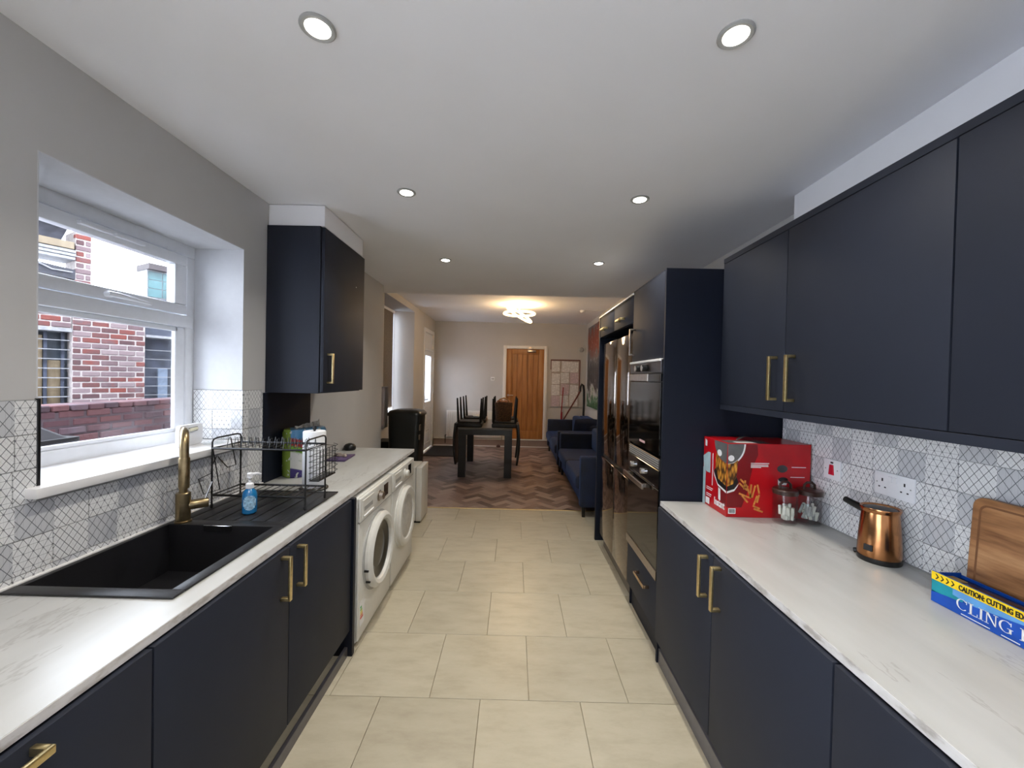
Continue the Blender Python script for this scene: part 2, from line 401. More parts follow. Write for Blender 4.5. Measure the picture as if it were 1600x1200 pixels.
# floor: slab, square tiles, herringbone planks, threshold
TH = 4.755
floor = tag(MB().box(-1.95, 1.95, -3.15, 4.7, -0.12, -0.006).box(-2.25, 1.95, 4.7, 9.35, -0.12, -0.006).build('floor', 'grout', smooth=0), 'beige tiled kitchen floor running into herringbone wood', kind='structure')
_tile_cache = {}
def floor_piece(x0, x1, y0, y1):
    k = (round(x1-x0, 3), round(y1-y0, 3))
    if k not in _tile_cache:
        o = MB().box(-k[0]/2, k[0]/2, -k[1]/2, k[1]/2, -0.008, 0.0).build('floor_tile', 'floor_tile', floor, 0.0012, 1, loc=None)
        # mesh was built relative to the floor origin: shift so its own centre is the origin
        L = root_loc(floor)
        for v in o.data.vertices: v.co += L
        _tile_cache[k] = o.data
    else:
        o = bpy.data.objects.new('floor_tile', _tile_cache[k]); COL.objects.link(o); o.parent = floor
    o.location = Vector(((x0+x1)/2, (y0+y1)/2, 0)) - root_loc(floor)
    return o
PT = 0.4875; G = 0.0011
r = 0; y0 = 1.925-PT*10
while y0 < TH-0.02:
    y1 = min(y0+PT, TH); off = -0.133 if (r % 2 == 1) else 0.105
    xa = off-PT*4
    while xa < 1.66:
        a, b_ = max(xa, -1.5), min(xa+PT, 1.5)
        if b_-a > 0.04: floor_piece(a+G, b_-G, y0+G, y1-G)
        xa += PT
    y0 += PT; r += 1
part('threshold_strip', 'gold', floor, -1.6, 1.6, TH, TH+0.022, -0.006, 0.004)

def clip(poly, ax, val, keep_less):
    out = []
    for i in range(len(poly)):
        a, b_ = poly[i], poly[(i+1) % len(poly)]
        ina = (a[ax] <= val) == keep_less or a[ax] == val; inb = (b_[ax] <= val) == keep_less or b_[ax] == val
        if ina: out.append(a)
        if ina != inb:
            t_ = (val-a[ax])/(b_[ax]-a[ax]); out.append((a[0]+t_*(b_[0]-a[0]), a[1]+t_*(b_[1]-a[1])))
    return out
HW, HL = 0.09, 0.27; cs = math.sqrt(.5)
planks = []
for i in range(-60, 80):
    for j in range(-20, 25):
        ox, oy = i*HW+j*2*HL, i*HW
        for kind in (0, 1):
            q = ((ox, oy), (ox+HL, oy), (ox+HL, oy+HW), (ox, oy+HW)) if kind == 0 else ((ox+HL, oy+HW-HL), (ox+HL+HW, oy+HW-HL), (ox+HL+HW, oy+HW), (ox+HL, oy+HW))
            cx = sum(p[0] for p in q)/4; cy = sum(p[1] for p in q)/4
            g = 0.0008
            q = [(p[0]+(g if p[0] < cx else -g), p[1]+(g if p[1] < cy else -g)) for p in q]
            R = [((p[0]-p[1])*cs-0.2, (p[0]+p[1])*cs+5.0) for p in q]
            if max(p[1] for p in R) < TH+.03 or min(p[1] for p in R) > 9.13 or max(p[0] for p in R) < -1.85 or min(p[0] for p in R) > 1.65: continue
            for ax, val, kl in ((1, TH+.023, False), (1, 9.13, True), (0, -1.848, False), (0, 1.648, True)):
                if len(R) > 2: R = clip(R, ax, val, kl)
            if len(R) > 2: planks.append(R)
def plank_rank(R):
    cx = sum(p[0] for p in R)/len(R); cy = sum(p[1] for p in R)/len(R)
    seen = (-1.05 < cx < 0.78) and not (-0.85 < cx < 0.0 and 6.6 < cy < 7.4)
    return (0 if seen else 1, cy)
planks.sort(key=plank_rank)
rest = MB()
for i, R in enumerate(planks):
    if i < 300: MB().prism(R, (0, 0, -0.006), X, Y, Z*0.006).build('floor_plank', 'plank', floor, smooth=0)
    else: rest.prism(R, (0, 0, -0.006), X, Y, Z*0.006)
tag(rest.build('floor_planks_far', 'plank', floor, smooth=0), kind='stuff')

# wooden step and trims at the end wall
st = tag(MB().box(-1.83, 0.93, 9.135, BACK, 0, 0.16).build('trim_1', 'plank', smooth=0), 'low wood-faced step along the end wall', kind='structure')
part('white_edge', 'trim', st, -1.83, 0.93, 9.125, 9.135, 0.0, 0.022); part('nosing', 'trim', st, -1.83, 0.93, 9.12, BACK, 0.16, 0.178)
tag(part('baseboard_left', 'trim', None, DL, DL+0.018, 7.29, 8.04, 0.0, 0.15), 'white baseboard between recess and white door', kind='structure')
tag(part('baseboard_right', 'trim', None, 0.95, 1.648, 9.18, BACK-0.001, 0.0, 0.16), 'white baseboard under the notice board', kind='structure')

# ---------------------------------------------------------------- wall tiles
_wt = {}
def wall_tile(parent, wall, a0, a1, z0, z1, u0, u1, v0, v1, flip):
    """wall: ('x', value, normal sign) or ('y', value, sign). a = coordinate along the wall"""
    if flip: u0, u1, v0, v1 = 1-u1, 1-u0, 1-v1, 1-v0
    W_, H_ = a1-a0, z1-z0
    key = (wall[0], wall[2], round(W_, 3), round(H_, 3), round(u0, 2), round(u1, 2), round(v0, 2), round(v1, 2), flip)
    if key not in _wt:
        t_ = 0.008*wall[2]
        if wall[0] == 'x': m = MB().box(0, t_, -W_/2, W_/2, -H_/2, H_/2)
        else: m = MB().box(-W_/2, W_/2, 0, t_, -H_/2, H_/2)
        me = bpy.data.meshes.new('wall_tile'); bm = bmesh.new(); bv = [bm.verts.new(p) for p in m.v]
        for f in m.f: bm.faces.new([bv[i] for i in f])
        bmesh.ops.recalc_face_normals(bm, faces=bm.faces)
        uvl = bm.loops.layers.uv.new('UVMap'); ai = 1 if wall[0] == 'x' else 0
        for f in bm.faces:
            for lp in f.loops:
                fu = lp.vert.co[ai]/W_+.5; fv = lp.vert.co[2]/H_+.5
                if flip: fu, fv = 1-fu, 1-fv
                lp[uvl].uv = (u0+(u1-u0)*fu, v0+(v1-v0)*fv)
        bm.to_mesh(me); bm.free(); me.materials.append(M['splash']); _wt[key] = me
    o = bpy.data.objects.new('wall_tile', _wt[key]); COL.objects.link(o); o.parent = parent
    c = ((wall[1], (a0+a1)/2, (z0+z1)/2) if wall[0] == 'x' else ((a0+a1)/2, wall[1], (z0+z1)/2))
    o.location = Vector(c)-root_loc(parent)
TLn, THt, GR = 0.3145, 0.1065, 0.0013
def tile_rows(parent, wall, amin, amax, ztop, zmin, ref, zcap=None, hole=None):
    """rows downward from ztop; ref[k] = a joint position in row k"""
    k = 0; z1 = ztop
    while z1 > zmin+0.01:
        z0 = z1-THt; zz0, zz1 = max(z0, zmin), min(z1, zcap if zcap else z1)
        j = ref[k % len(ref)]; a = j-math.ceil((j-amin)/TLn)*TLn
        while a < amax-0.004:
            spans = [(max(a, amin), min(a+TLn, amax))]
            if hole and zz1 > hole[2]+0.02:
                sp = []
                for s0, s1 in spans:
                    if s0 < hole[0]: sp.append((s0, min(s1, hole[0])))
                    if s1 > hole[1]: sp.append((max(s0, hole[1]), s1))
                spans = sp
            for s0, s1 in spans:
                if s1-s0 > 0.008:
                    wall_tile(parent, wall, s0+GR, s1-GR, zz0+GR, zz1-GR, (s0-a)/TLn, (s1-a)/TLn, (zz0-z0)/THt, (zz1-z0)/THt, k % 2 == 0)
            a += TLn
        z1 = z0; k += 1
part('tile_backing', 'splash_grout', wall_left, WL, WL+0.006, 0.4, 2.355, TOP, 1.165); part('tile_backing', 'splash_grout', wall_left, WL, WL+0.006, 0.4, WY0-0.004, 1.165, 1.473); part('tile_backing', 'splash_grout', wall_left, WL, WL+0.006, WY1, 2.355, 1.165, 1.473)
tile_rows(wall_left, ('x', WL+0.001, 1), 0.4, 2.355, 1.472, 0.915, [1.285, 1.18, 1.49, 1.39, 1.596, 1.49], hole=(WY0-0.004, WY1, 1.15))
part('tile_backing', 'splash_grout', wall_left, -1.768, WL+0.006, WY1-0.006, WY1, 1.20, 1.473)
tile_rows(wall_left, ('y', WY1-0.001, -1), -1.767, WL+0.008, 1.472, 1.203, [-1.767, -1.66, -1.767])
part('tile_backing', 'splash_grout', wall_right, WR-0.006, WR, 0.4, 2.195, TOP, 1.435)
tile_rows(wall_right, ('x', WR-0.001, -1), 0.4, 2.195, 1.4405, 0.915, [1.432, 1.327, 1.432, 1.540, 1.432], zcap=1.434)
tag(part('trim_2', 'black', None, WL-0.002, WL+0.0105, WY0-0.004, WY0+0.006, 1.20, 1.476), 'black tile edge trim beside the window', kind='structure')
tag(part('trim_3', 'trim', None, WL+0.0085, WL+0.02, 0.0, 2.355, TOP, TOP+0.012), 'white sealant bead along the tiled wall', kind='structure')

# ---------------------------------------------------------------- kitchen window
part('reveal_lining', 'reveal', wall_left, -1.84, WL+.0005, WY0, WY1, WZ1-.004, WZ1, 0); part('reveal_lining', 'reveal', wall_left, -1.84, WL+.0005, WY1-.004, WY1, 1.474, WZ1-.004, 0); part('reveal_lining', 'reveal', wall_left, -1.84, WL+.0005, WY0, WY0+.004, 1.2, WZ1-.004, 0)
XW = -1.77
win = thing('window_1', (XW, 1.715, WZ0), 'white framed kitchen window with top opening light', kind='structure')
fr = MB(); D0 = -1.835
fr.box(D0, XW, WY0, WY1, 2.185, WZ1).box(D0, XW, WY0, WY1, WZ0, 1.255).box(D0, XW, WY0, WY0+.055, 1.255, 2.185).box(D0, XW, 2.135, WY1, 1.255, 2.185).box(D0, XW+.012, WY0+.03, 2.165, 1.805, 1.868)
fr.build('frame', 'upvc', win, 0.006, 2)
sa = MB(); S0, S1, SZ0, SZ1 = 1.30, 2.118, 1.872, 2.180
for (a, b_, c, d) in ((S0, S1, SZ1-.055, SZ1), (S0, S1, SZ0, SZ0+.05), (S0, S0+.065, SZ0+.05, SZ1-.055), (S1-.075, S1, SZ0+.05, SZ1-.055)):
    sa.box(-1.80, XW+.016, a, b_, c, d)
sash = sa.build('sash', 'upvc', win, 0.006, 2)
vt = MB().box(XW+.014, XW+.034, 1.58, 1.715, 2.150, 2.166).box(XW+.014, XW+.034, 1.725, 1.86, 2.150, 2.166); vt.build('trickle_vent', 'upvc', sash, 0.003, 2)
h = MB().lathe([(0.014, 0), (0.014, 0.02), (0.011, 0.026)], (XW+.014, 1.70, 1.895), 'x', 16)
h.tube([(XW+.034, 1.69, 1.896), (XW+.045, 1.72, 1.894), (XW+.05, 1.80, 1.889), (XW+.048, 1.875, 1.884)], [0.011, 0.012, 0.008, 0.006], 8)
h.build('window_handle', 'upvc', sash)
be = MB()
for (a, b_, c, d) in ((1.295, 2.09, 1.78, 1.805), (1.295, 2.09, 1.255, 1.272), (2.075, 2.135, 1.255, 1.805), (1.295, 1.315, 1.255, 1.805)): be.box(-1.80, -1.778, a, b_, c, d)
be.build('glazing_bead', 'upvc', win, 0.003, 1)
MB().box(-1.806, -1.802, 1.30, 2.08, 1.26, 1.79).build('lower_pane', 'window_glass', win, smooth=0)
MB().box(-1.792, -1.788, 1.36, 2.045, 1.918, 2.13).build('upper_pane', 'window_glass', win, smooth=0)
tag(part('trim_4', 'trim', None, -1.772, -1.455, 1.205, 2.187, 1.167, 1.20, 0.004, 2), 'white window sill board above the tiles', kind='structure')

# ---------------------------------------------------------------- dining window, blind
w2 = thing('window_2', (-2.2, 6.45, 0.95), 'tall dining room window behind a roller blind', kind='structure')
f2 = MB().box(-2.25, -2.20, 5.6, 5.66, .95, 2.75).box(-2.25, -2.20, 7.19, 7.2, .95, 2.75).box(-2.25, -2.20, 5.66, 7.19, .945, .96).box(-2.25, -2.20, 5.66, 7.19, 2.69, 2.75)
f2.build('frame', 'upvc', w2, 0.004); MB().box(-2.23, -2.225, 5.65, 7.19, .96, 2.7).build('pane', 'window_glass', w2, smooth=0)
bl = thing('roller_blind', (-2.12, 6.3, 0.99), 'grey roller blind drawn down in the dining window recess', 'blind')
MB().box(-2.174, -2.170, 5.62, 7.06, 1.03, 2.69).build('fabric', plain('grey_blind_fabric', (112, 106, 100), 0.9, var=0.08, bump=0.1), bl, smooth=0)
MB().tube([(-2.172, 5.62, 2.71), (-2.172, 7.1, 2.71)], 0.022, 12).build('roller', 'trim', bl); part('bottom_bar', 'trim', bl, -2.18, -2.164, 5.62, 7.06, 1.015, 1.035)

# ---------------------------------------------------------------- doors of the dining room
d1 = thing('door_1', (0.245, BACK, 0.178), 'oak boarded door in white frame on the end wall', kind='structure')
fr = MB().box(-0.265, -0.19, BACK-.03, BACK+.05, .178, 2.335).box(0.68, 0.755, BACK-.03, BACK+.05, .178, 2.335).box(-0.19, 0.68, BACK-.03, BACK+.05, 2.262, 2.335)
fr.build('door_frame', 'trim', d1, 0.004)
MB().box(-0.205, 0.695, BACK+.065, BACK+.14, .17, 2.275).build('leak_backing', 'oak', d1, smooth=0)  # unseen backing added to stop sky light leaking round the leaf
lf = MB().box(-0.187, 0.677, BACK+.035, BACK+.06, .182, 2.258); leaf = lf.build('door_leaf', 'oak', d1, smooth=0)
rl = MB().box(-0.187, -0.067, BACK, BACK+.036, .182, 2.258).box(0.557, 0.677, BACK, BACK+.036, .182, 2.258).box(-0.067, 0.557, BACK, BACK+.036, 2.138, 2.258).box(-0.067, 0.557, BACK, BACK+.036, .182, 0.372)
rl.build('door_rails', 'oak', d1, 0.003)
bwid = 0.624/5
for i in range(5): part('board', 'oak', d1, -0.067+i*bwid+.008, -0.067+(i+1)*bwid-.008, BACK+.006, BACK+.036, .372, 2.138, 0.003)
h = MB().lathe([(0.026, 0), (0.026, 0.01)], (-0.135, BACK, 1.19), (0, -1, 0), 16).tube([(-0.135, BACK-.01, 1.19), (-0.135, BACK-.05, 1.19), (-0.02, BACK-.055, 1.19)], 0.009, 8)
h.build('door_handle', 'steel', d1)
cl = MB().box(0.29, 0.48, BACK-.05, BACK-.002, 2.185, 2.235); clo = cl.build('door_closer', 'steel', d1, 0.005)
MB().obox((0.36, BACK-.06, 2.262), (0.06, 0, 0.01), (0, 0.012, 0), (0, 0, 0.006)).obox((0.35, BACK-.045, 2.29), (0.03, 0, 0.0), (0, 0.02, 0), (0, 0, 0.012)).build('closer_arm', 'steel', clo)
d2 = thing('door_2', (-1.88, 8.54, 0.0), 'white glazed door with moulded lower panels on the left wall', kind='structure')
fr = MB().box(-1.93, -1.83, 8.06, 8.13, 0, 2.58).box(-1.93, -1.83, 8.95, 9.02, 0, 2.58).box(-1.93, -1.83, 8.13, 8.95, 2.5, 2.58).box(-1.93, -1.83, 8.13, 8.95, 2.12, 2.18)
fr.build('door_frame', 'upvc', d2, 0.005)
lf = MB().box(-1.915, -1.855, 8.13, 8.25, .03, 2.12).box(-1.915, -1.855, 8.83, 8.95, .03, 2.12).box(-1.915, -1.855, 8.25, 8.83, 2.02, 2.12).box(-1.915, -1.855, 8.25, 8.83, .03, 1.04)
leaf2 = lf.build('door_leaf', 'upvc', d2, 0.006)
for (a, c) in ((0.14, 0.46), (0.56, 0.94)):
    m = MB()
    m.box(-1.855, -1.838, 8.30, 8.78, a, a+.03).box(-1.855, -1.838, 8.30, 8.78, c-.03, c).box(-1.855, -1.838, 8.30, 8.33, a+.03, c-.03).box(-1.855, -1.838, 8.75, 8.78, a+.03, c-.03).box(-1.855, -1.843, 8.37, 8.71, a+.07, c-.07)
    m.build('moulded_panel', 'upvc', leaf2, 0.005)
MB().box(-1.89, -1.884, 8.24, 8.84, 1.03, 2.03).build('pane', 'window_glass', d2, smooth=0); MB().box(-1.90, -1.87, 8.12, 8.96, 2.17, 2.51).build('top_panel', 'upvc', d2, smooth=0)
MB().box(-1.855, -1.84, 8.16, 8.20, 0.96, 1.18).tube([(-1.84, 8.18, 1.10), (-1.80, 8.18, 1.10), (-1.80, 8.30, 1.10)], 0.009, 8).build('door_handle', 'steel', leaf2)
for z in (0.4, 1.25, 1.95): MB().tube([(-1.825, 8.955, z-.05), (-1.825, 8.955, z+.05)], 0.011, 8).build('hinge', 'upvc', d2)

# glazed sliding doors added unseen in the left wall to bring in daylight
d3 = thing('added_daylight_door', (-1.72, -1.3, 0), 'white glazed sliding doors added behind the viewpoint for extra daylight', kind='structure')
MB().box(-1.76, -1.69, -2.5, -2.43, 0, 2.3).box(-1.76, -1.69, -.17, -.1, 0, 2.3).box(-1.76, -1.69, -2.43, -.17, 2.23, 2.3).box(-1.76, -1.69, -2.43, -.17, 0, .08).box(-1.76, -1.69, -1.34, -1.26, .08, 2.23).build('door_frame', 'upvc', d3, 0.004)
for y in (-2.43, -1.26): MB().box(-1.73, -1.725, y, y+1.09, .08, 2.23).build('pane', 'window_glass', d3, smooth=0)

# ================================================================ KITCHEN, LEFT RUN
def base_unit(name, side, y0, y1, label, doors, handle_spec, group=None):
    """side -1 left run, +1 right run. doors: list of (ya, yb, handle)"""
    F = LF if side < 0 else RF; back = WL+0.02 if side < 0 else WR-0.02; s = side
    t = thing(name, ((F+back)/2, (y0+y1)/2, 0.147), label, 'cabinet', group)
    xi = F+s*0.022
    b = MB().box(xi, back, y0+.001, y0+.019, .147, .884).box(xi, back, y1-.019, y1-.001, .147, .884).box(xi, back, y0+.019, y1-.019, .147, .165).box(back-s*.01, back, y0+.019, y1-.019, .165, .70)
    b.build('body', 'navy_dark', t, 0.001, 1)
    for (ya, yb, hs) in doors:
        d = part('door', 'navy', t, F, F+s*0.02, ya+.0022, yb-.0022, .149, .879, 0.0015, 2)
        if hs: bar_handle(d, hs[0], hs[1], (-s, 0, 0))
    return t
hx = LF
base_unit('base_cabinet', -1, 0.38, 0.978, 'navy base unit with horizontal brass handle, nearest on the left', [(0.38, 0.978, ((LF, 0.52, 0.857), (LF, 0.735, 0.857)))], None)
base_unit('base_cabinet', -1, 0.0, 0.376, 'narrow navy base unit at the near end of the left run', [(0.0, 0.376, None)], None)
base_unit('sink_cabinet', -1, 0.98, 2.192, 'navy two-door base unit under the black sink', [(0.98, 1.583, ((LF, 1.528, 0.690), (LF, 1.528, 0.862))), (1.583, 2.192, ((LF, 1.640, 0.690), (LF, 1.640, 0.862)))], None)
tag(part('end_panel', 'navy_dark', None, WL+.02, -0.872, 2.195, 2.225, 0, 0.884, 0.002), 'dark navy panel between sink unit and washing machine', 'panel')
tag(part('plinth', 'plinth', None, -0.915, -0.897, 0.0, 2.194, 0.0, 0.055), 'grey kickboard along the floor under the left units', 'kickboard')
wt = MB().box(WL+.001, -0.90, 0.0, 1.142, .8855, TOP).box(WL+.001, -0.90, 2.208, 3.62, .8855, TOP).box(WL+.001, -1.47, 1.142, 2.208, .8855, TOP).box(-0.978, -0.90, 1.142, 2.208, .8855, TOP)
worktop = tag(wt.build('worktop', 'marble', smooth=0), 'white marble-effect worktop along the window wall', 'worktop')
part('edge_band', 'marble_edge', worktop, -0.9, -0.8985, 0.0, 3.62, .8855, TOP-.001, 0.0); part('edge_band', 'marble_edge', worktop, WL+.001, -0.9, 3.62, 3.6215, .8855, TOP-.001, 0.0)

# sink with bowl and ribbed drainer
SX0, SX1, SY0, SY1 = -1.478, -0.972, 1.135, 2.215; BX0, BX1, BY0, BY1 = -1.46, -1.012, 1.178, 1.682; RZ = 0.918
sink = thing('sink', ((SX0+SX1)/2, (SY0+SY1)/2, RZ-.008), 'black composite sink with one bowl and ribbed drainer', 'sink')
rim = MB().box(SX0, SX1, SY0, BY0, .911, RZ).box(SX0, BX0, BY0, BY1, .911, RZ).box(BX1, SX1, BY0, BY1, .911, RZ).box(SX0, SX1, BY1, 1.74, .911, RZ).box(SX0, SX1, 2.19, SY1, .911, RZ).box(SX0, -1.43, 1.74, 2.19, .911, RZ).box(-1.02, SX1, 1.74, 2.19, .911, RZ)
rim.build('rim', 'sink', sink, 0.002, 2)
bo = MB(); t_ = .009; BZ = 0.715
bo.box(BX0-t_, BX0, BY0-t_, BY1+t_, BZ, .914).box(BX1, BX1+t_, BY0-t_, BY1+t_, BZ, .914).box(BX0, BX1, BY0-t_, BY0, BZ, .914).box(BX0, BX1, BY1, BY1+t_, BZ, .914).box(BX0-t_, BX1+t_, BY0-t_, BY1+t_, BZ-.01, BZ)
bo.build('bowl', 'sink', sink, 0.001, 1)
MB().lathe([(0.045, 0), (0.045, .003), (0.02, .004)], (-1.236, 1.45, BZ), 'z', 20).build('plughole', 'chrome', sink)
part('overflow_plate', 'chrome', sink, -1.31, -1.19, BY1-.004, BY1+.004, .892, .917, 0.001)
part('drainer_base', 'sink', sink, -1.43, -1.02, 1.74, 2.19, .911, .9125, 0)
for i in range(6): part('drainer_rib', 'sink', sink, -1.43+i*.0684+.003, -1.43+(i+1)*.0684-.003, 1.746, 2.186, .9125, .9165, 0.0015, 2)

# tap
tp = thing('kitchen_tap', (-1.425, 1.712, RZ), 'brushed brass mixer tap with tall curved spout behind the sink', 'tap')
c = Vector((-1.425, 1.712, RZ)); dv = Vector((0.65, -0.76, 0)).normalized(); dr = Vector((0.76, 0.65, 0)).normalized()
MB().lathe([(0.031, 0), (0.031, .006), (0.027, .008), (0.027, .125), (0.024, .128)], c, 'z', 28).build('base', 'brass_tap', tp)
pth = [c+Z*.125, c+Z*.2, c+Z*.33]
for a in range(0, 181, 15): pth.append(c+Z*(.33+.075*math.sin(math.radians(a)))+dv*(.075-.075*math.cos(math.radians(a))))
pth.append(c+Z*.30+dv*.15)
MB().tube(pth, 0.0155, 16).build('spout', 'brass_tap', tp)
MB().lathe([(0.0175, 0), (0.019, .01), (0.019, .12), (0.017, .125)], c+Z*.18+dv*.15, 'z', 18).build('spray_head', 'brass_tap', tp)
lv = MB().lathe([(0.020, 0.018), (0.021, 0.03), (0.021, .085), (0.019, .088)], c+Z*.07, dr, 20).build('lever_housing', 'brass_tap', tp)
MB().tube([c+Z*.085+dr*.075, c+Z*.16+dr*.10], [0.004, 0.0035], 8).build('lever', 'chrome', lv)

# dish rack
rk = thing('dish_rack', (-1.215, 2.0, .9185), 'two-tier black wire dish rack on the drainer', 'dish rack')
xa, xb, ya, yb = -1.44, -0.99, 1.895, 2.095
for (x, sx) in ((xa, -1), (xb, 1)):
    z1 = 1.252
    MB().tube([(x, ya, .922), (x, ya, 1.235), (x, ya+.008, z1-.005), (x, ya+.03, z1), (x, yb-.03, z1), (x, yb-.008, z1-.005), (x, yb, 1.235), (x, yb, .922)], 0.0042, 8).build('side_frame', 'black_metal', rk)
for x in (xa, xb):
    for y in (ya, yb): MB().lathe([(0.006, 0), (0.007, .012), (0.0045, .02)], (x, y, .9185), 'z', 10).build('foot', 'black', rk)
def rect(z, r, name):
    return MB().tube([(xa, ya, z), (xb, ya, z), (xb, yb, z), (xa, yb, z)], r, 6, closed=True).build(name, 'black_metal', rk)
up = rect(1.205, 0.0055, 'upper_shelf'); lo = rect(0.98, 0.0055, 'lower_shelf')
m = MB()
for i in range(1, 12): x = xa+(xb-xa)*i/12; m.tube([(x, ya, .98), (x, yb, .98)], 0.0022, 5)
m.build('shelf_wires', 'black_metal', lo)
m = MB()
for i in range(1, 13):
    x = xa+(xb-xa)*i/13
    m.tube([(x, ya, 1.205), (x, ya+.05, 1.2), (x, ya+.06, 1.245), (x+.004, ya+.068, 1.25), (x, ya+.076, 1.245), (x, ya+.085, 1.2), (x, yb-.05, 1.2), (x, yb-.04, 1.24), (x, yb-.03, 1.2), (x, yb, 1.205)], 0.0017, 5)
m.build('plate_prongs', 'black_metal', up)
m = MB(); x0, x1 = xb+.006, xb+.055
for k in range(6):
    z = 1.06+k*.028; m.tube([(x0, ya+.02, z), (x1, ya+.03, z), (x1, yb-.01, z), (x0, yb, z)], 0.0017, 5, closed=True)
for k in range(6): y = ya+.03+k*.032; m.tube([(x0, y, 1.2), (x0, y, 1.055), (x1, y, 1.055), (x1, y, 1.2)], 0.0017, 5)
for k in range(6):
    z = 1.065+k*.026; m.tube([(x1, yb-.01, z), (x1+.018, yb-.02, z+.012), (x1, yb-.03, z+.02)], 0.0015, 5)
m.build('cutlery_basket', 'black_metal', rk); part('basket_floor', 'black_metal', rk, x0, x1, ya+.02, yb, 1.05, 1.056)
m = MB(); x = xa-.004
m.tube([(x, ya+.01, 1.2), (x-.015, ya+.02, 1.08), (x-.045, ya-.02, 1.06), (x-.02, ya-.02, .99), (x+.02, ya+.03, 1.0), (x, ya+.01, 1.2)], 0.0028, 6)
m.tube([(x, yb-.07, 1.235), (x+.0, yb-.03, 1.09), (x-.03, yb-.05, 1.08), (x-.05, yb-.1, 1.15), (x-.02, ya+.03, 1.11)], 0.0028, 6)
m.build('hook_holder', 'black_metal', rk)

# soap bottle
sc_ = Vector((-1.222, 1.842, .9165)); so = thing('soap_bottle', sc_, 'blue liquid soap pump bottle standing on the drainer', 'soap bottle')
t = NT('blue_liquid_soap'); t.color(t.ramp(t.noise(6, 2, t.obj()), [(0.3, (24, 120, 190)), (0.7, (40, 150, 214))])); t.set(Roughness=0.1); t.b.inputs['Transmission Weight'].default_value = 0.35
t.b.inputs['Specular IOR Level'].default_value = 0.7
MB().lathe([(0.024, 0), (0.030, .006), (0.031, .03), (0.031, .085), (0.027, .103), (0.016, .115), (0.015, .12)], sc_, 'z', 24).build('bottle', t.m, so)
MB().lathe([(0.017, .118), (0.017, .138), (0.012, .142), (0.007, .144), (0.006, .17)], sc_, 'z', 18).build('collar', 'bakelite', so)
hd = MB().lathe([(0.013, .165), (0.012, .185), (0.008, .19)], sc_, 'z', 14).tube([sc_+Z*.18, sc_+Z*.182+dr*.03, sc_+Z*.176+dr*.045], [0.008, 0.006, 0.004], 8); hd.build('pump_head', 'bakelite', so)
lm = MB(); ang0 = math.atan2(-0.83, 0.55)
for k in range(9):
    a = ang0-0.9+k*0.2; b2 = a+0.2; hh = .034*math.sqrt(max(0, 1-((k-4)/4.6)**2))
    lm.add([sc_+Vector((.0316*math.cos(q), .0316*math.sin(q), zc)) for q in (a, b2) for zc in (.055-hh, .055+hh)], [(0, 2, 3, 1)])
lm.build('label_sticker', plain('blue_white_label', (150, 186, 226), 0.4, var=0.25, scale=90), so, smooth=60)

# kitchen roll on holder
rc = Vector((-1.145, 2.285, TOP)); kr = thing('kitchen_roll_holder', rc, 'black upright kitchen roll holder at the drainer end', 'roll holder')
MB().lathe([(0.077, 0), (0.078, .008), (0.07, .014)], rc, 'z', 30).build('base', 'black', kr); MB().tube([rc+Z*.012, rc+Z*.345], 0.006, 8).lathe([(0.009, .34), (0.011, .35), (0.009, .362)], rc, 'z', 12).build('rod', 'black', kr)
t = NT('quilted_paper'); n_ = t.n('ShaderNodeTexVoronoi'); n_.inputs['Scale'].default_value = 90; t.l(t.obj(), n_.inputs['Vector']); t.color((232, 233, 236)); t.set(Roughness=0.9); t.bump(n_.outputs['Distance'], 0.25, 0.003)
tag(MB().lathe([(0.018, 0), (0.058, 0), (0.061, .006), (0.061, .314), (0.058, .32), (0.018, .32), (0.018, .30)], rc+Z*.0145, 'z', 36).build('kitchen_roll', t.m), 'white kitchen paper roll upright on its black holder', 'kitchen roll')

# kitchen roll twin pack in printed wrap
t = NT('printed_roll_wrap'); sx = t.n('ShaderNodeSeparateXYZ'); t.l(t.obj(), sx.inputs[0]); ox, oy, oz = sx.outputs
u_ = t.math('ADD', t.math('MULTIPLY', ox, 0.85), t.math('MULTIPLY', oy, 0.52))
wv = t.math('ADD', oz, t.math('MULTIPLY', t.math('SINE', t.math('MULTIPLY', u_, 14.0)), 0.03))
c = t.ramp(t.math('DIVIDE', wv, 0.31), [(0.0, (56, 44, 110)), (0.11, (58, 46, 116)), (0.13, (206, 208, 206)), (0.44, (212, 214, 212)), (0.48, (110, 160, 52)), (0.56, (118, 166, 60)), (0.6, (170, 46, 44)), (0.72, (164, 40, 44)), (0.75, (70, 130, 178)), (1.0, (84, 142, 186))])
c = t.mix(t.math('LESS_THAN', u_, -0.088), c, (126, 150, 62)); c = t.mix(t.math('GREATER_THAN', t.noise(30, 2, t.obj()), 0.64), c, (190, 196, 190))
t.color(c); t.set(Roughness=0.2); t.bump(t.noise(18, 3, t.obj()), 0.4, 0.01)
c1, c2, rr = Vector((-1.408, 2.57)), Vector((-1.36, 2.70)), 0.078; ax = (c2-c1).normalized(); a0 = math.atan2(ax.y, ax.x)
ol = [(c2+rr*Vector((math.cos(a0-PI/2+PI*k/12), math.sin(a0-PI/2+PI*k/12)))) for k in range(13)]+[(c1+rr*Vector((math.cos(a0+PI/2+PI*k/12), math.sin(a0+PI/2+PI*k/12)))) for k in range(13)]
vs, fs = [], []; lev = [(0.0, .93), (0.012, 1.0), (0.15, 1.01), (0.285, 1.0), (0.305, .93)]; cc = (c1+c2)/2
for zz, s in lev: vs += [(cc.x+(p.x-cc.x)*s, cc.y+(p.y-cc.y)*s, TOP+zz) for p in ol]
nn = len(ol)
for i in range(len(lev)-1): fs += [(i*nn+k, i*nn+(k+1) % nn, (i+1)*nn+(k+1) % nn, (i+1)*nn+k) for k in range(nn)]
